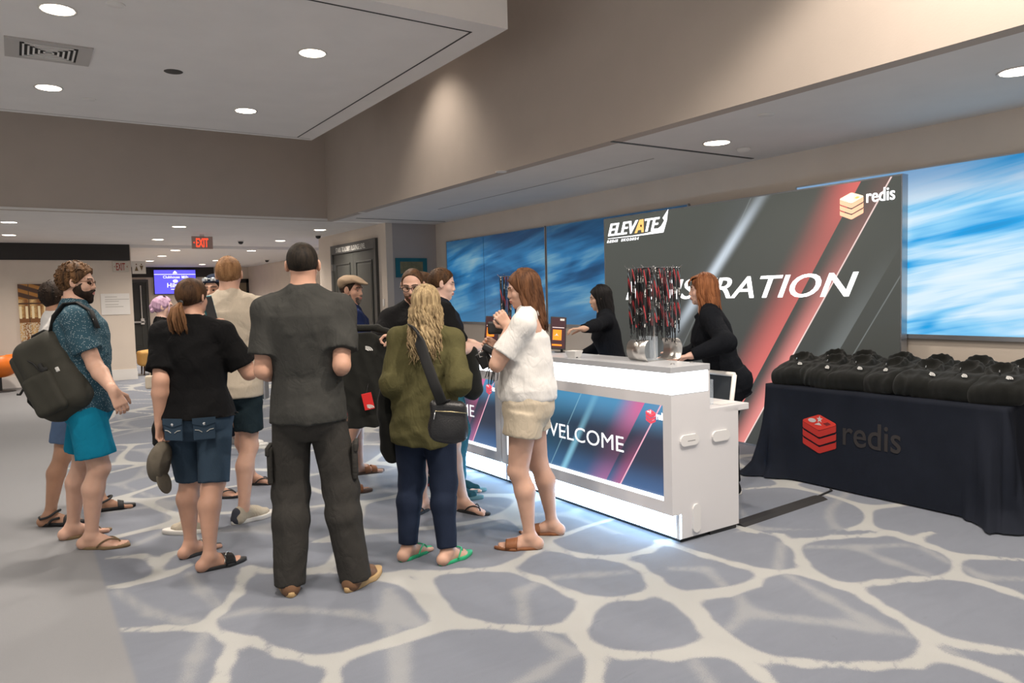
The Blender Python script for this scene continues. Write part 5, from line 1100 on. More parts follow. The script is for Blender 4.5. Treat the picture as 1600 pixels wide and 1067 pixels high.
def shoulder_bag():
    p = P_['woman_olive']; D = 4.02; c = px(701, 657, D); u = npv((0, 0, 1)); r = nrm(npv(RIGHT) + npv(AWAY) * .25); r = nrm(r - u * (r @ u)); n = np.cross(r, u); L = mottled('black_pebbled_leather', (.011, .011, .012), .2, 60, .38, .5, 120, .5)
    t = thing('shoulder_bag', 'black leather crossbody bag at the olive sweater person\'s hip', 'bag', Vector(c)); tl = nrm(u + r * .12)
    soft('bag_body', [rbox(c, (r, tl, n), (.098, .108, .042), .035, .02), ellip(c - tl * .04, (r, tl, n), (.105, .085, .055), .03)], .0075, L, t, wrinkles(6, .003, 40, 90))
    front = -1 if n @ npv(AWAY) > 0 else 1
    for nm, pts, rr, m in (('zipper', [c + tl * .062 - r * .085 + n * front * .046, c + tl * .055 + n * front * .052, c + tl * .04 + r * .09 + n * front * .046], .003, flat('brass', (.5, .42, .25), .3, 1)), ('zip_pull', [c + tl * .062 - r * .085 + n * front * .05, c + tl * .02 - r * .09 + n * front * .056], .003, M_CHROME)):
        o = MB().tube([Vector(q) for q in pts], rr).obj(nm, m, None, True); o.parent = t; o.matrix_parent_inverse = t.matrix_world.inverted()
    # the strap runs from the far shoulder across the back
    A = []; z = p.Ft; pts2 = [(650, 515), (656, 535), (666, 565), (678, 598), (690, 628)]; dd = [3.945, 3.93, 3.925, 3.93, 3.95]
    A = [px(x, y, d) for (x, y), d in zip(pts2, dd)]; A = [p.sh[1] + p.U * .065 + z * .06 - p.Ls * .07, p.sh[1] + p.U * .070 - p.Ls * .075 - z * .02] + A + [c + tl * .10 - r * .02]
    o = MB().tube([Vector(q) for q in A], [(.006, .030)] * len(A), 10, True, tuple(z)).obj('strap', flat('black_webbing', 0), None, True); o.parent = t; o.matrix_parent_inverse = t.matrix_world.inverted()
shoulder_bag()
FLEECE = mottled('black_fleece', (.0150, .0155, .0138), .3, 20, 1.0, .55, 330, .12, sheen=.12)
W_LOGO = flat('white_embroidery', (.62, .62, .60), .8)
def dome_logo(w_=.045):
    """three quarter arcs, an embroidered chest mark"""
    mb = MB()
    for r0, r1 in ((.25, .50), (.58, .76), (.84, 1.0)):
        pts = [(w_ * r1 * math.cos(a), w_ * .62 * r1 * math.sin(a)) for a in [math.pi / 2 * i / 8 for i in range(9)]] + [(w_ * r0 * math.cos(a), w_ * .62 * r0 * math.sin(a)) for a in [math.pi / 2 * i / 8 for i in range(8, -1, -1)]]
        mb.prism(pts, 0, .001)
    me = bpy.data.meshes.new('chest_logo'); mb.bm.to_mesh(me); mb.bm.free(); me.materials.append(W_LOGO); return me
LOGO_ME = dome_logo()
def held_fleece():
    D = 4.98; Q = lambda x, y, d=0: px(x, y, D + d); c = Q(567, 590); u = npv((0, 0, 1)); r = npv(RIGHT); n = npv(AWAY)
    t = thing('fleece_jacket', 'black fleece jacket held up by the collar, red tag hanging from it', 'jacket', Vector(c))
    tab = [(-.335, .150, .030, 0, .015), (-.2, .158, .034, 0, .006), (-.02, .165, .038, 0, 0), (.14, .160, .036, 0, -.005), (.25, .130, .03, 0, 0), (.30, .07, .03, 0, 0)]
    soft('fleece_body', [loft(c, (r, n, u), tab, 2.5, .02), cone(Q(603, 535), Q(611, 600, .02), .05, .042, .03), cone(Q(611, 600, .02), Q(606, 660, .03), .042, .036, .03), cone(Q(535, 535), Q(528, 610, .06), .05, .045, .03)], .0085, FLEECE, t, wrinkles(12, .006, 30, 75))
    soft('collar', [cone(Q(548, 513), Q(590, 512), .026, .022, .02), cone(Q(545, 518, -.02), Q(560, 528, -.03), .02, .014, .015), cone(Q(590, 513), Q(612, 520), .022, .02, .02)], .007, FLEECE, t, wrinkles(3, .003, 50, 110))
    f = frame(Q(571, 548, -.046), Vector(r), (0, 0, 1)); o = link('chest_logo', LOGO_ME, None); o.matrix_world = f @ Matrix.Scale(1.1, 4); o.parent = t; o.matrix_parent_inverse = t.matrix_world.inverted()
    f = frame(Q(575, 627, -.050), Vector(nrm(r + u * .2)), Vector(nrm(u - r * .2)))
    tg = MB().span((-.033, -.055, -.003), (.033, .055, .003), .002).obj('hang_tag', flat('red_card', (.62, .02, .02), .5), None); tg.matrix_world = f; tg.parent = t; tg.matrix_parent_inverse = t.matrix_world.inverted()
    lg = link('tag_logo', LOGO_ME, None, tg); lg.matrix_local = Matrix.Translation((-.012, -.048, .0035))
    o = MB().tube([Vector(f @ Vector((.0, .05, 0))), Vector(Q(574, 606, -.045)), Vector(Q(577, 594, -.03))], .0015, 5).obj('tag_cord', M_BLACK); o.parent = t; o.matrix_parent_inverse = t.matrix_world.inverted()
held_fleece()
def draped(label, pts, m, seed, name='fleece_jacket', cat='jacket', hh=.008):
    t = thing(name, label, cat, Vector(px(*pts[0][:3])))
    soft('fleece_body', [cone(px(*a[:3]), px(*b[:3]), a[3], b[3], .03, squash=(npv(AWAY), .6)) for a, b in zip(pts, pts[1:])], hh, m, t, wrinkles(seed, .007, 35, 90))
draped('black fleece bundled under the olive sweater person\'s left arm', ((606, 606, 4.42, .05), (604, 650, 4.44, .055), (609, 700, 4.46, .05), (612, 712, 4.46, .048)), FLEECE, 21)
draped('dark fleece draped from the outstretched arm at the far counter', ((735, 552, 5.60, .06), (734, 590, 5.62, .08), (737, 608, 5.64, .085)), FLEECE, 22)
def hand_case():
    p = P_['man_hidden_case']; c = px(407, 604, 7.85); r = npv(RIGHT); u = npv((0, 0, 1)); n = npv(AWAY); t = thing('equipment_case', 'small dark case with silver edges carried beside the cream tee wearer', 'case', Vector(c)); f = frame(c, Vector(r), (0, 0, 1))
    w2, h2 = .065, .125
    def part(nm, mb, m): o = mb.obj(nm, m, None); o.matrix_world = f; o.parent = t; o.matrix_parent_inverse = t.matrix_world.inverted()
    part('panel', MB().span((-.22, -h2, -.06), (w2 - .01, h2, .06), .004), flat('dark_case_panel', (.03, .045, .055), .5))
    for x in (-.03, .028, w2 - .006): part('edge_rail', MB().span((x - .008, -h2 - .004, -.064), (x + .008, h2 + .004, .064), .003), M_ALU)
    part('handle', MB().tube([(-.06, h2, 0), (-.055, h2 + .03, 0), (.02, h2 + .03, 0), (.025, h2, 0)], .008), M_BLACK)
hand_case()
def cream_bag():
    t = thing('handbag', 'small cream handbag at the lilac haired person\'s side', 'bag', Vector(px(236, 598, 7.1))); c = px(237, 597, 7.1)
    soft('bag_body', [rbox(c, (npv(RIGHT), npv((0, 0, 1)), npv(AWAY)), (.055, .065, .03), .02, .01)], .006, flat('cream_leather', (.55, .48, .38), .5), t); o = MB().tube([Vector(px(234, 588, 7.1)), Vector(px(240, 560, 7.15)), Vector(px(252, 520, 7.2))], .006).obj('strap', flat('cream_leather', 0), None, True); o.parent = t; o.matrix_parent_inverse = t.matrix_world.inverted()
cream_bag()
def lanyard_bundle():
    t = thing('lanyard_bundle', 'bundle of black lanyards and badge holders clutched by the white tee person', 'lanyards', Vector(px(762, 552, 4.5))); Q = lambda x, y, d=4.5: px(x, y, d)
    soft('badge_pouch', [rbox(Q(766, 547), (nrm(npv(RIGHT) + npv((0, 0, -.6))), nrm(npv((0, 0, 1)) + npv(RIGHT) * .6), npv(AWAY)), (.05, .022, .02), .01, .01), rbox(Q(757, 562, 4.54), (nrm(npv(RIGHT) + npv((0, 0, .5))), nrm(npv((0, 0, 1)) - npv(RIGHT) * .5), npv(AWAY)), (.04, .05, .012), .008, .01)], .006, M_BLACK, t)
    soft('camera_body', [rbox(Q(776, 512, 4.62), (npv(RIGHT), npv((0, 0, 1)), npv(AWAY)), (.055, .04, .03), .012, .01)], .006, flat('dark_box', (.02, .02, .02), .5), t)
    for i, (x, y, x2, y2) in enumerate(((762, 560, 758, 590), (768, 560, 766, 600), (764, 558, 772, 596), (760, 556, 763, 602))):
        o = MB().tube([Vector(Q(x, y)), Vector(Q((x + x2) / 2 + 3, (y + y2) / 2)), Vector(Q(x2, y2)), Vector(Q(x2 + 5, y2 - 2)), Vector(Q(x2 + 7, y2 - 22)), Vector(Q(x + 6, y))], [(.007, .002)] * 6, 6).obj('strap', flat('black_webbing', 0), None, True); o.parent = t; o.matrix_parent_inverse = t.matrix_world.inverted()
    o = MB().tube([Vector(Q(752, 548)), Vector(Q(748, 552)), Vector(Q(750, 558)), Vector(Q(755, 556))], .003, 6).obj('metal_clip', M_CHROME, None, True); o.parent = t; o.matrix_parent_inverse = t.matrix_world.inverted()
lanyard_bundle()

# ------------------------------------------------------------------ on the counters
CT = 1.078
def lanyard_mesh():
    t = Tree('printed_lanyard_ribbon'); x, y, z = t.xyz(); inf = t.t.nodes.new('ShaderNodeObjectInfo'); rnd = X(t.t, inf.outputs['Random'])
    q = (z * 5.0 + x * 22 + rnd * 3.0); fr = q.frac(); red = fr.gt(.58) * fr.lt(.74); dk = fr.gt(.60) * fr.lt(.655); wt = (z * 5.0 + rnd * 3).frac(); n = t.noise(120, 2, t.scaled((1, 1, .8)))
    txt = wt.gt(.12) * wt.lt(.36) * x.abs().lt(.0035) * n.gt(.50); grey = fr.gt(.84) * fr.lt(.92) * rnd.gt(.5)
    c = t.mix(red * (dk * -1.0 + 1.0), (.008, .008, .009), (.55, .045, .055)); c = t.mix(grey, c, (.16, .20, .23)); c = t.mix(txt, c, (.6, .6, .58)); t.set('Base Color', c).set('Roughness', .6)
    L = .34; mb = MB()
    for off in (-.0045, .0045): mb.tube([(0, off * .2, 0), (0, off, -.02), (.001, off * 1.6, -L * .5), (0, off, -L)], [(.0085, .0009)] * 4, 6, True, (1, 0, 0))
    me = bpy.data.meshes.new('ribbon'); mb.bm.to_mesh(me); mb.bm.free(); me.materials.append(t.m)
    mb = MB().box((0, 0, -L - .012), (.016, .008, .028), .003).box((.002, 0, -L - .042), (.010, .006, .036), .003); mb.tube([(0, 0, -L - .055), (.008, .002, -L - .07), (0, .003, -L - .083), (-.006, 0, -L - .07)], .0028, 6); m2 = bpy.data.meshes.new('clip'); mb.bm.to_mesh(m2); mb.bm.free(); m2.materials.append(flat('black_gloss_plastic', (.01, .01, .012), .25)); return me, m2
RIB, CLIP = lanyard_mesh()
def lanyard_display(x, y, n_cols, rows, label, group, llabel, seed, rot=0.0, curls=True):
    ax = Vector((math.sin(math.radians(-33.4 + rot)), 0, 0)); t = thing('lanyard_display', label, 'display stand', Matrix.Translation((x, y, CT)) @ Matrix.Rotation(math.radians(-33.4 + rot), 4, 'Z'))
    ac = flat('clear_acrylic', (.75, .85, .95), .08, alpha=.22, spec=.6)
    if curls:
        for sx in (-.125, .125):
            mb = MB(); pr = [(sx + .075 * math.cos(a) * (-1 if sx > 0 else 1) * -1, .072 + .07 * math.sin(a)) for a in [math.radians(-88 + 176 * i / 14) for i in range(15)]]
            pr = [(sx * 1.0 + (1 if sx > 0 else -1) * (.045 * math.cos(a)), .072 + .069 * math.sin(a)) for a in [math.radians(-88 + 176 * i / 14) for i in range(15)]]
            va = [mb.bm.verts.new((a, -.085, b)) for a, b in pr]; vb = [mb.bm.verts.new((a, .085, b)) for a, b in pr]
            for i in range(14): mb.bm.faces.new((va[i], va[i + 1], vb[i + 1], vb[i]))
            o = mb.obj('steel_curl', M_STEEL, t, True); o.modifiers.new('thickness', 'SOLIDIFY').thickness = .002
        MB().span((-.115, -.055, .001), (.115, .055, .004)).obj('steel_plate', M_STEEL, t)
    MB().span((-.09, -.05, .004), (-.02, .05, .16)).obj('acrylic_block', ac, t)
    MB().tube([(0, 0, .004), (0, 0, .62)], .007).obj('post', M_STEEL, t)
    rnd = random.Random(seed); k = 0
    for j in range(rows):
        yy = (j - (rows - 1) / 2) * .075
        MB().tube([(-.165, yy, .605), (.165, yy, .605)], .003).obj('hanging_rod', M_CHROME, t)
        for sx in (-1, 1): MB().tube([(sx * .158, yy, .605), (sx * .182, yy, .622)], .002, 5).obj('rod_tip', M_CHROME, t)
        for i in range(n_cols):
            l = thing('lanyard', llabel, 'lanyard', t.matrix_world @ Matrix.Translation((-.150 + .300 * (i + rnd.uniform(-.25, .25)) / (n_cols - 1), yy + rnd.uniform(-.006, .006), .604 - rnd.uniform(0, .004))) @ Matrix.Rotation(rnd.uniform(-.5, .5), 4, 'Z') @ Matrix.Rotation(rnd.uniform(-.03, .03), 4, 'Y') @ Matrix.Scale(rnd.uniform(.98, 1.17), 4, (0, 0, 1)), group)
            link('ribbon', RIB, None, l); link('clip', CLIP, None, l)
d1 = atz(1022, 572, CT)
lanyard_display(3.50, 3.60, 11, 3, 'steel and acrylic stand full of lanyards on the nearer counter', 'lanyards on the nearer stand', 'black and red printed lanyard hanging on the nearer counter stand', 2, 33.4)
lanyard_display(3.47, 5.15, 7, 2, 'lanyard stand half hidden behind the white tee person\'s face', 'lanyards on the second stand', 'black lanyard hanging on the stand behind the white tee person', 5, 40, False)
lanyard_display(3.47, 6.80, 6, 2, 'lanyard stand at the far counter end behind the glasses wearer', 'lanyards on the farthest stand', 'black lanyard hanging on the stand behind the glasses wearer', 7, 0, False)
def tablet(pxc, D, label, yaw):
    c = px(*pxc, D); c[2] = CT + .150; t = thing('tablet', label, 'tablet', frame(c, Vector(nrm(npv(RIGHT) + npv(AWAY) * yaw)), Vector(nrm(npv((0, 0, 1)) + npv(AWAY) * .25 + npv(RIGHT) * .18))), 'check-in tablets')
    MB().span((-.062, -.128, -.006), (.062, .128, .004), .005).obj('case', M_BLACK, t)
    s = MB().span((-.055, -.118, .004), (.055, .120, .0048)).obj('screen', flat('tablet_screen', (.045, .018, .022), .15, emit=.5), t)
    MB().span((-.042, -.055, .0049), (.026, .026, .0054)).obj('orange_tile', flat('orange_screen_tile', (.85, .22, .01), .3, emit=.75), s); MB().span((-.046, .040, .0049), (.046, .046, .0054)).obj('screen_line', flat('pale_screen_line', (.6, .5, .5), .3, emit=.6), s); MB().span((-.046, -.100, .0049), (.030, -.087, .0054)).obj('screen_bar', flat('orange_screen_tile', 0), s)
    MB().prism([(-.018, -.012), (-.006, -.002), (0, .012), (.006, -.002), (.018, -.012), (0, -.006)], .0055, .006).obj('tile_mark', flat('pale_screen_line', 0), s).location = (-.012, -.012, 0)
    MB().span((.012, .098, .0049), (.046, .114, .0062)).obj('paper_sticker', flat('white_sticker', (.7, .7, .68)), t)
    b = Matrix.Translation((c[0] + .02, c[1] + .015, CT)); o = MB().lathe([(0, 0), (.06, 0), (.06, .006), (.012, .012), (.010, .11), (0, .11)], 20).obj('stand', M_BLACK, None, True); o.matrix_world = b; o.parent = t; o.matrix_parent_inverse = t.matrix_world.inverted()
tablet((872, 516), 5.80, 'check-in tablet with orange tile in front of the black haired person', .2)
tablet((768, 506), 6.56, 'check-in tablet with orange screen beside the outstretched hand', -.1)
b = thing('bowl', 'small square white bowl on the counter top', 'bowl', Matrix.Translation(atz(897, 559, CT)) @ Matrix.Rotation(.25, 4, 'Z')); mb = MB(); o = [mb.bm.verts.new((sx * r_, sy * r_, z_)) for r_, z_ in ((.030, 0), (.032, .004), (.046, .05), (.042, .05), (.028, .010)) for sx, sy in ((-1, -1), (1, -1), (1, 1), (-1, 1))]
for k in range(4):
    for i in range(4): mb.bm.faces.new((o[4 * k + i], o[4 * k + (i + 1) % 4], o[4 * k + 4 + (i + 1) % 4], o[4 * k + 4 + i]))
mb.bm.faces.new(o[:4][::-1]); mb.bm.faces.new(o[16:20]); mb.obj('bowl_body', flat('white_ceramic', (.72, .71, .69), .3), b); MB().span((-.02, -.034, .002), (.0, -.033, .008)).obj('bowl_mark', M_BLACK, b)
for x, y, w_ in ((1051, 570, 'nearest the counter corner'), (1081, 567, 'by the wristwatch hand')):
    tag(MB().lathe([(0, 0), (.013, 0), (.014, .004), (.010, .008), (0, .008)], 16).obj('counter_stud', M_CHROME, None, True, Matrix.Translation(atz(x, y, CT))), 'small metal stud on the counter top ' + w_, 'stud')
c_ = Vector((3.66, 3.30, .80)); t = thing('acrylic_holder', 'clear acrylic holder hung on the counter riser by the corner', 'holder', c_); MB().span((-.012, -.03, 0), (.03, .03, .16), .004).obj('acrylic_sleeve', flat('clear_acrylic', 0), t); MB().box((.008, 0, .175), (.02, .03, .03), .006).obj('holder_clip', flat('clear_grey_plastic', (.5, .55, .62), .2, alpha=.5), t)
# chair behind the counter
ch = thing('office_chair', 'white framed mesh back chair behind the counter', 'chair', Matrix.Translation((3.86, 3.64, 0)) @ Matrix.Rotation(math.radians(176), 4, 'Z'))
MB().span((-.21, -.20, .42), (.19, .20, .48), .025).obj('seat', fabric('black_seat_fabric', (.015, .015, .016)), ch, True)
for a, b_ in (((-.19, -.17, .52), (-.26, -.17, .945)), ((-.19, .17, .52), (-.26, .17, .945)), ((-.26, -.17, .945), (-.26, .17, .945)), ((-.19, -.17, .52), (-.19, .17, .52))): MB().tube([a, b_], .016, 8).obj('back_frame', M_WHITE, ch, True)
MB().quad((-.19, -.165, .525), (-.19, .165, .525), (-.26, .165, .94), (-.26, -.165, .94)).obj('back_mesh', mottled('dark_mesh', (.03, .034, .038), .4, 200, .9), ch)
MB().tube([(0, 0, .08), (0, 0, .42)], .025).obj('gas_post', M_BLACK, ch); MB().tube([(-.12, 0, .44), (-.20, 0, .53)], .02).obj('back_bracket', M_BLACK, ch)
for k in range(5):
    a = 2 * math.pi * k / 5; MB().tube([(0, 0, .09), (.27 * math.cos(a), .27 * math.sin(a), .065)], [.022, .014]).obj('base_arm', M_WHITE, ch, True); MB().lathe([(0, -.012), (.028, -.012), (.028, .012), (0, .012)], 14, (.27 * math.cos(a), .27 * math.sin(a), .029), 'x').obj('caster', M_BLACK, ch, True)
# paper on the work shelf, cable cover
t = tag(MB().span((-.09, -.06, 0), (.09, .06, .002)).obj('paper_sheet', flat('white_paper', (.75, .74, .72)), None, False, Matrix.Translation((3.80, 3.29, .799))), 'paper sheet on the low work shelf', 'paper')
cc = thing('cable_cover', 'black cable cover strip on the carpet between counter and table', 'cable cover', frame((3.84, 3.22, 0), Vector((1.0, .06, 0)), Vector((-.06, 1.0, 0)))); mb = MB(); mb.prism([(-.065, 0), (-.03, .014), (.03, .014), (.065, 0)], 0, .98); o = mb.obj('ramp', BLK_RUB, cc); o.matrix_local = Matrix(((0, 0, 1, 0), (1, 0, 0, 0), (0, 1, 0, 0), (0, 0, 0, 1)))
tag(MB().tube([(4.81, 3.29, .008), (4.92, 3.31, .008), (5.04, 3.33, .008), (5.07, 3.36, .008)], .007).obj('power_cable', BLK_RUB, None, True), 'thin black cable running from the floor strip under the tablecloth', 'cable')

# ------------------------------------------------------------------ fleece jackets on the table
def jacket_mesh(seed):
    r = random.Random(seed); A = np.eye(3); P = [rbox((0, 0, .038), A, (.175, .15, .040), .035, .03), ellip((0, -.03, .055), A, (.16, .12, .045), .04), rbox((.02, .05, .070), A, (.15, .11, .035), .03, .04)]
    P += [cone((.15, -.08, .05), (.165, .10, .075), .036, .04, .03), cone((-.15, -.07, .045), (-.155, .11, .07), .034, .04, .03), cone((.10, .13, .09), (-.10, .12, .085), .035, .035, .03)]
    ring = [(.085 * math.cos(a), .075 + .062 * math.sin(a), .118 + .018 * math.sin(a)) for a in [2 * math.pi * i / 10 for i in range(11)]]
    ring = [(x + r.uniform(-.012, .012), y, z) for x, y, z in ring]; ring[-1] = ring[0]
    for a, b in zip(ring, ring[1:]): P.append(cone(a, b, .0165, .0165, .012)); P.append(cone((a[0], a[1], a[2] - .03), (b[0], b[1], b[2] - .03), .02, .02, .02))
    P.append(ellip((0, .075, .140), A, (.066, .045, .032), .012, 's')); P.append(cone((0, -.17, .085), (.004, .015, .115), .0035, .0035, .006, 's'))
    V, Q = nets(*field(P, *bounds(P, .025), .0085, wrinkles(seed, .0055, 35, 95))); me = mesh_np('fleece_body', V, Q); me.polygons.foreach_set('use_smooth', [True] * len(Q)); me.materials.append(FLEECE); return me
JM = [jacket_mesh(k) for k in (31, 32, 33)]
ZIP = MB().span((-.004, -.006, 0), (.004, .006, .018), .002); zme = bpy.data.meshes.new('zip_pull'); ZIP.bm.to_mesh(zme); ZIP.bm.free(); zme.materials.append(M_CHROME)
def jacket(i, x, y, z, rz, rx, label):
    t = thing('fleece_jacket', label, 'jacket', Matrix.Translation((x, y, z)) @ Matrix.Rotation(math.radians(-90 + rz), 4, 'Z') @ Matrix.Rotation(math.radians(rx), 4, 'X') @ Matrix.Rotation(math.radians((-4, 5, 0)[i % 3]), 4, 'Y'), 'folded black fleece jackets')
    t.scale = (.92, 1.12, 1.55); link('fleece_body', JM[i % 3], None, t); o = link('chest_logo', LOGO_ME, None, t); o.matrix_local = Matrix.Translation((.06, -.085, .103)) @ Matrix.Rotation(math.radians(24), 4, 'X'); o2 = link('zip_pull', zme, None, t); o2.matrix_local = Matrix.Translation((.002, .012, .118)) @ Matrix.Rotation(.9, 4, 'X')
ORD = ('first', 'second', 'third', 'fourth', 'fifth', 'sixth', 'seventh')
for i in range(7): jacket(i, 5.305, 3.80 - .252 * i, TZ + .006, (6, -8, 4, -14, 8, -4, 10)[i], 4, 'folded black fleece jacket, %s from the left in the table\'s front row' % ORD[i])
for i in range(6): jacket(i + 1, 5.635, 3.76 - .29 * i, TZ + .012, (-6, 10, -12, 5, 12, -8)[i], 6, 'folded black fleece jacket, %s from the left in the back row by the sign' % ORD[i])

# ------------------------------------------------------------------ doors, pictures, signs and small fixtures
M_DOOR = mottled('dark_green_grey_paint', (.040, .042, .038), .08, 4, .45, .05, 80, .4); M_DOORF = flat('dark_grey_frame', (.055, .055, .052), .45)
def panel_door(name, label, mtx, W, Hh, head, leaf_split, text=None):
    t = thing(name, label, 'door', mtx); f = .075
    for a, b in (((0, 0, 0), (f, Hh, .05)), ((W - f, 0, 0), (W, Hh, .05)), ((f, Hh - head, 0), (W - f, Hh, .05))): MB().span(a, b, .004).obj('door_frame', M_DOORF, t)
    n = leaf_split; lw = (W - 2 * f) / n
    for k in range(n):
        l = MB().span((f + k * lw + .003, .008, 0), (f + (k + 1) * lw - .003, Hh - head - .003, .02)).obj('door_leaf', M_DOOR, t); x0, x1 = f + k * lw + .14, f + (k + 1) * lw - .14
        for y0, y1 in ((.22, .95), (1.08, Hh - head - .18)):
            for a, b in (((x0, y0, .02), (x1, y0 + .025, .034)), ((x0, y1 - .025, .02), (x1, y1, .034)), ((x0, y0, .02), (x0 + .025, y1, .034)), ((x1 - .025, y0, .02), (x1, y1, .034))): MB().span(a, b, .004).obj('panel_moulding', M_DOOR, l)
            MB().span((x0 + .06, y0 + .06, .02), (x1 - .06, y1 - .06, .026), .003).obj('raised_panel', M_DOOR, l)
    MB().span((f - .01, Hh - head - .30, .02), (f + .012, Hh - head - .18, .055)).obj('hinge', M_CHROME, t)
    if text: text_mesh('header_lettering', text, .125, flat('white_letter', (.75, .74, .70)), t, (.30, Hh - head + .03, .052), .001, .001, 0, 1.42)
    return t
panel_door('stairs_door', 'dark panelled double door to the stairs with white header lettering', wall_x(13.97, 0, XD - .002), 2.15, 2.56, .17, 2, 'STAIRS TO LOBBY / LOUNGE LEVEL')
t = tag(MB().span((-.035, -.06, 0), (.035, .06, .008), .003).obj('wall_plate', M_WHITE, None, False, wall_x(11.66, 1.47, XD)), 'small white wall plate right of the stairs door', 'wall plate'); 
def picture(name, label, mtx, W, Hh, m, frame_m=None, fw=.02):
    t = thing(name, label, 'picture', mtx); MB().span((0, 0, 0), (W, Hh, .02)).obj('canvas', m, t)
    if frame_m:
        for a, b in (((0, 0, 0), (W, fw, .03)), ((0, Hh - fw, 0), (W, Hh, .03)), ((0, 0, 0), (fw, Hh, .03)), ((W - fw, 0, 0), (W, Hh, .03))): MB().span(a, b).obj('frame_bar', frame_m, t)
    return t
t = Tree('golden_hall_print'); x, y, z = t.xyz(); n = t.noise(14, 4); st = (x * 30 + n * 2).sin() * .5 + .5; v = t.noise(38, 4)
c = t.mix(st * v * 1.6, (.22, .075, .008), (.75, .50, .20)); c = t.mix(y.gt(.80), c, t.mix((y * 40 + x * 14).sin().ss(-.2, .6), (.06, .02, .005), (.38, .16, .02))); c = t.mix((y - .72).abs().lt(.015), c, (.08, .03, .01)); c = t.mix((y - .40).abs().lt(.05), c, (.20, .08, .02)); c = t.mix((x - .17).abs().lt(.006), c, (.06, .03, .01)); c = t.mix(y.lt(.35) * v.gt(.5), c, (.60, .50, .36)); c = t.mix((y - .55).abs().lt(.12) * (x * 62).sin().gt(.3), c, (.85, .72, .45))
t.set('Base Color', c).set('Roughness', .4); picture('wall_picture', 'golden brown photo print of a hall behind the backpack wearer', wall_y(.065, .895, YL - .022), .98, 1.095, t.m)
t = Tree('teal_abstract_print'); x, y, z = t.xyz(); inner = (x - .29).abs().lt(.21) * (y - .16).abs().lt(.10); c = t.mix(inner, t.mix(t.noise(6), (.004, .09, .13), (.01, .16, .19)), t.mix(t.noise(18, 4), (.10, .10, .05), (.30, .25, .12))); t.set('Base Color', c).set('Roughness', .5)
picture('wall_picture', 'small teal bordered picture at the end of the alcove', wall_y(5.305, 1.885, YB - .002), .58, .32, t.m)
b = thing('notice_board', 'white paper notice on the wall left of the passage', 'notice', wall_y(1.461, 1.35, YL - .002)); MB().span((0, 0, 0), (.525, .43, .012)).obj('board', flat('white_board', (.74, .71, .67)), b)
for k, (yy, w_) in enumerate(((.355, .22), (.305, .44), (.265, .25), (.20, .24), (.155, .33))): MB().span((.075, yy, .012), (.075 + w_, yy + .014, .0125)).obj('printed_line', flat('grey_print', (.45, .42, .38)), b)
def exit_sign(label, mtx, W, Hh, lit, arrows):
    t = thing('exit_sign', label, 'exit sign', mtx, 'exit signs'); bg = flat('pale_exit_panel', (.55, .50, .42), .5) if not lit else flat('lit_exit_panel', (.42, .30, .26), .4)
    MB().span((0, 0, -.03), (W, Hh, 0), .004).obj('sign_box', bg, t); m = flat('dull_red_letter', (.30, .035, .02), .5) if not lit else flat('lit_red_letter', (1.0, .06, .02), .4, emit=1.6)
    text_mesh('exit_lettering', 'EXIT', Hh * .98, m, t, (W * .20, Hh * .16, .001), .001, .004, 0, W * .58)
    for s in arrows:
        xc = W * .10 if s < 0 else W * .90; MB().prism([(xc - .012, Hh * .5), (xc + .012, Hh * .5 + .02), (xc + .012, Hh * .5 + .008), (xc + .002, Hh * .5), (xc + .012, Hh * .5 - .008), (xc + .012, Hh * .5 - .02)], 0, .002).obj('chevron', m, t)
    return t
exit_sign('unlit exit sign with dull red letters beside the restroom sign', wall_y(1.712, 2.22, YL - .035), .285, .215, False, (-1, 1))
e = exit_sign('red glowing exit sign hanging from the low ceiling', wall_y(2.72, 2.52, 14.5), .36, .225, True, (-1,)); MB().span((.14, .225, -.02), (.22, .262, -.01)).obj('ceiling_mount', M_WHITE, e)
r = thing('restroom_sign', 'white restroom sign with two figure symbols at the passage corner', 'sign', wall_y(2.064, 2.18, YL - .02)); MB().span((0, 0, -.02), (.255, .262, 0)).obj('sign_plate', flat('pale_sign_plate', (.66, .60, .53)), r); BR = flat('bronze_symbol', (.16, .10, .045), .5)
MB().prism([(.045, .06), (.115, .06), (.08, .17)], 0, .002).obj('figure_symbol', BR, r); MB().prism(ell(.08, .195, .014, .014, 14), 0, .002).obj('figure_symbol', BR, r); MB().prism([(.14, .17), (.21, .17), (.175, .06)], 0, .002).obj('figure_symbol', BR, r); MB().prism(ell(.175, .195, .014, .014, 14), 0, .002).obj('figure_symbol', BR, r)
# screen and door at the end of the passage
tv = thing('wall_screen', 'violet lit display screen with white hotel lettering in the passage', 'screen', wall_y(3.70, 1.875, 25.9)); MB().span((-.02, -.02, -.06), (1.24, .77, -.004), .006).obj('bezel', M_BLACK, tv); s = MB().span((0, 0, -.004), (1.22, .75, 0)).obj('screen_face', flat('violet_screen', (.115, .10, .80), .2, emit=1.15), tv); LW = flat('screen_white', (.95, .95, 1), .3, emit=1.3)
MB().span((0, .605, 0), (1.22, .62, .001)).obj('rule_line', LW, s); text_mesh('screen_lettering', 'Clubhouse', .115, LW, s, (.50, .49, .0005), .0005, .001, 0, None, 'CENTER'); text_mesh('screen_lettering', 'Mills', .115, LW, s, (.90, .49, .0005), .0005, .001, 0, None, 'CENTER'); text_mesh('screen_lettering', 'Hilton', .20, LW, s, (.61, .20, .0005), .0005, .002, 0, None, 'CENTER'); MB().prism(ell(.61, .40, .075, .05), 0, .001).obj('oval_emblem', LW, s); MB().span((.47, .13, 0), (.75, .148, .001)).obj('rule_line', LW, s)
MB().prism([(.54, .64), (.68, .64), (.64, .70), (.61, .73), (.58, .70)], 0, .001).obj('crown_emblem', LW, s)
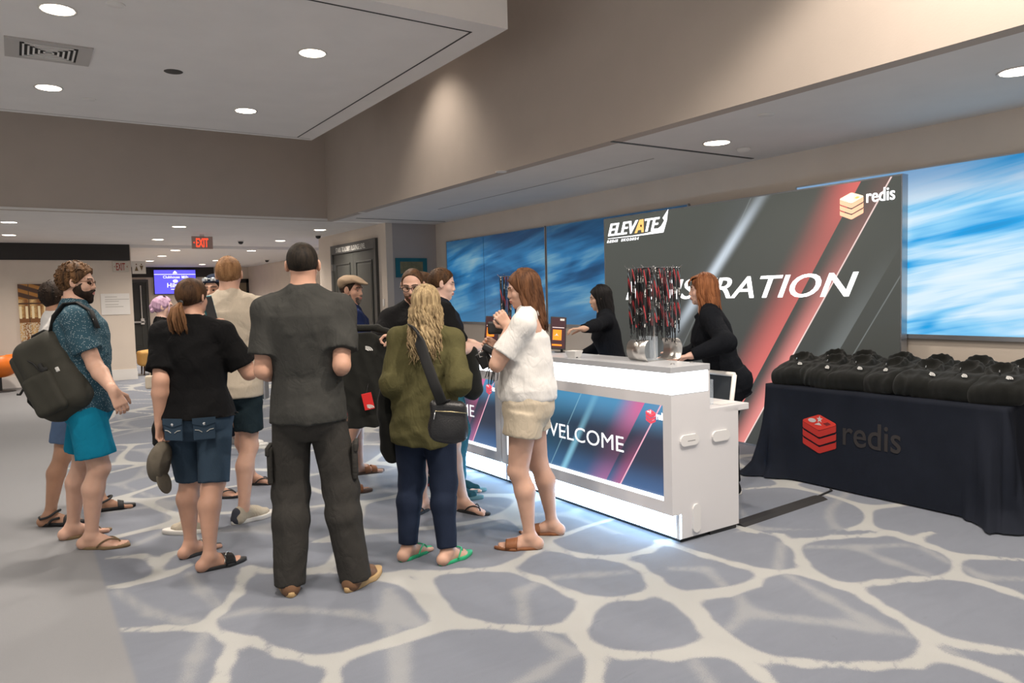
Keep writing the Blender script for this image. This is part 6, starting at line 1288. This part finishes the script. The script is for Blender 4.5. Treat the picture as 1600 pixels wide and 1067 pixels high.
pd = panel_door('passage_door', 'dark door with push bar at the far end of the passage', wall_y(2.58, 0, 25.998), .95, 2.33, .09, 1); MB().tube([(.72, 1.1, .07), (.72, 2.15, .07)], .016).obj('vertical_rod', M_WHITE, pd); MB().span((.12, .98, .04), (.80, 1.04, .10), .01).obj('push_bar', M_STEEL, pd); MB().span((.68, .93, .02), (.78, 1.12, .10), .01).obj('latch_box', M_WHITE, pd)
picture('dark_frame', 'black framed doorway picture at the right end of the passage', wall_y(5.75, 0.9, 25.998), .90, 1.43, flat('dim_tan_print', (.22, .17, .11)), M_BLACK, .13)
picture('blue_wall_art', 'narrow bright blue panel beyond the stairs door', wall_x(16.3, 1.15, 6.598), 1.3, 1.1, flat('lit_blue_print', (.05, .19, .62), .4, emit=.8))
# seats
oc = thing('shell_chair', 'orange moulded shell chair at the left frame edge', 'chair', Matrix.Translation(atz(2, 612)) @ Matrix.Rotation(math.radians(150), 4, 'Z')); OR = flat('orange_plastic', (.78, .18, .012), .4); A = np.eye(3)
Pc = [ellip((0, 0, .52), A, (.33, .32, .26), .02, cut=(((.45, 0, 1), .16),)), ellip((.06, 0, .60), A, (.31, .285, .26), .02, 's')]; V, Q = nets(*field(Pc, (-.5, -.5, .1), (.5, .5, 1.0), .012)); link('shell', mesh_np('shell', V, Q), OR, oc, True)
MB().tube([(0, 0, .02), (0, 0, .30)], .022).obj('pedestal', M_BLACK, oc); MB().lathe([(0, 0), (.24, 0), (.22, .02), (.02, .03), (0, .03)], 24).obj('base_disc', M_BLACK, oc, True)
ot = thing('bench_seat', 'tan upholstered bench seat beyond the corner of the left wall', 'bench', Matrix.Translation((2.62, 18.25, 0))); soft_o = [rbox((0, 0, .36), A, (.42, .28, .16), .05, .02), ellip((0, 0, .50), A, (.40, .26, .06), .04)]; V, Q = nets(*field(soft_o, (-.5, -.4, .1), (.5, .4, .65), .014)); link('cushion', mesh_np('cushion', V, Q), fabric('tan_velvet', (.42, .25, .085)), ot, True)
for sx in (-.34, -.16, .34):
    for sy in (-.2, .2): MB().tube([(sx, sy, 0), (sx * .97, sy * .97, .21)], [.014, .02]).obj('leg', flat('dark_wood', (.05, .025, .012)), ot)
# ceiling fittings
def fitting(name, label, cat, p, prof, m, extra=None):
    t = thing(name, label, cat, p); MB().lathe(prof, 24).obj('housing', m, t, True)
    if extra: MB().lathe(extra[0], 20).obj('lens', extra[1], t, True)
CAMP = [(.0, -.02), (.065, -.02), (.07, 0), (0, 0)]; CAMD = ([(0, -.075), (.03, -.068), (.048, -.045), (.05, -.02), (0, -.02)], M_BLACK)
for x, y, zz, w_ in ((376, 376, Z_LOW, 'beside the hanging exit sign'), (417, 405.5, Z_LOW - .06, 'in the passage right of the ginger haired person'), (497, 367, Z_LOW, 'under the downlight by the stairs door')):
    fitting('dome_camera', 'small dome camera on the ceiling ' + w_, 'camera', atz(x, y, zz), CAMP, M_WHITE, CAMD)
fitting('ceiling_speaker', 'dark round speaker hole in the raised ceiling', 'speaker', atz(271, 112, Z_CLOUD), [(0, -.003), (.075, -.003), (.08, 0), (0, 0)], flat('dark_speaker', (.06, .055, .05), .8))
for x, y, zz, w_ in ((181, 7, Z_CLOUD, 'at the top of the frame'), (140, 155, Z_CLOUD, 'near the far edge of the raised ceiling'), (1197, 179, Z_LOW, 'above the registration sign'), (783, 268, Z_LOW, 'above the dim wave panels'), (566, 332, Z_LOW, 'over the alcove end')):
    fitting('sprinkler_plate', 'flat round sprinkler plate ' + w_, 'sprinkler', atz(x, y, zz), [(0, -.006), (.055, -.006), (.06, 0), (0, 0)], M_WHITE)
fitting('smoke_detector', 'white smoke detector right of the alcove downlight', 'detector', atz(1162, 232, Z_LOW), [(0, -.035), (.04, -.03), (.06, -.012), (.06, 0), (0, 0)], M_WHITE)
v = thing('ceiling_vent', 'square ceiling air vent with concentric slats', 'vent', Matrix.Translation(atz(76, 80, Z_CLOUD))); s_ = .20
for a, b in (((-s_, -s_, -.006), (s_, s_, -.001)),): MB().span(a, b).obj('backing', flat('dark_vent', (.03, .028, .025), .9), v)
for k in range(5):
    r0 = s_ - .018 - k * .036
    for a, b in (((-r0, -r0, -.016), (r0, -r0 + .014, -.004)), ((-r0, r0 - .014, -.016), (r0, r0, -.004)), ((-r0, -r0, -.016), (-r0 + .014, r0, -.004)), ((r0 - .014, -r0, -.016), (r0, r0, -.004))): MB().span(a, b).obj('slat', M_WHITE, v)
for a, b in (((-s_ - .1, -s_ - .06, -.012), (s_ + .1, -s_, 0)), ((-s_ - .1, s_, -.012), (s_ + .1, s_ + .06, 0)), ((-s_ - .1, -s_, -.012), (-s_, s_, 0)), ((s_, -s_, -.012), (s_ + .1, s_, 0))): MB().span(a, b).obj('vent_frame', flat('dusty_vent_frame', (.45, .42, .39), .8), v)
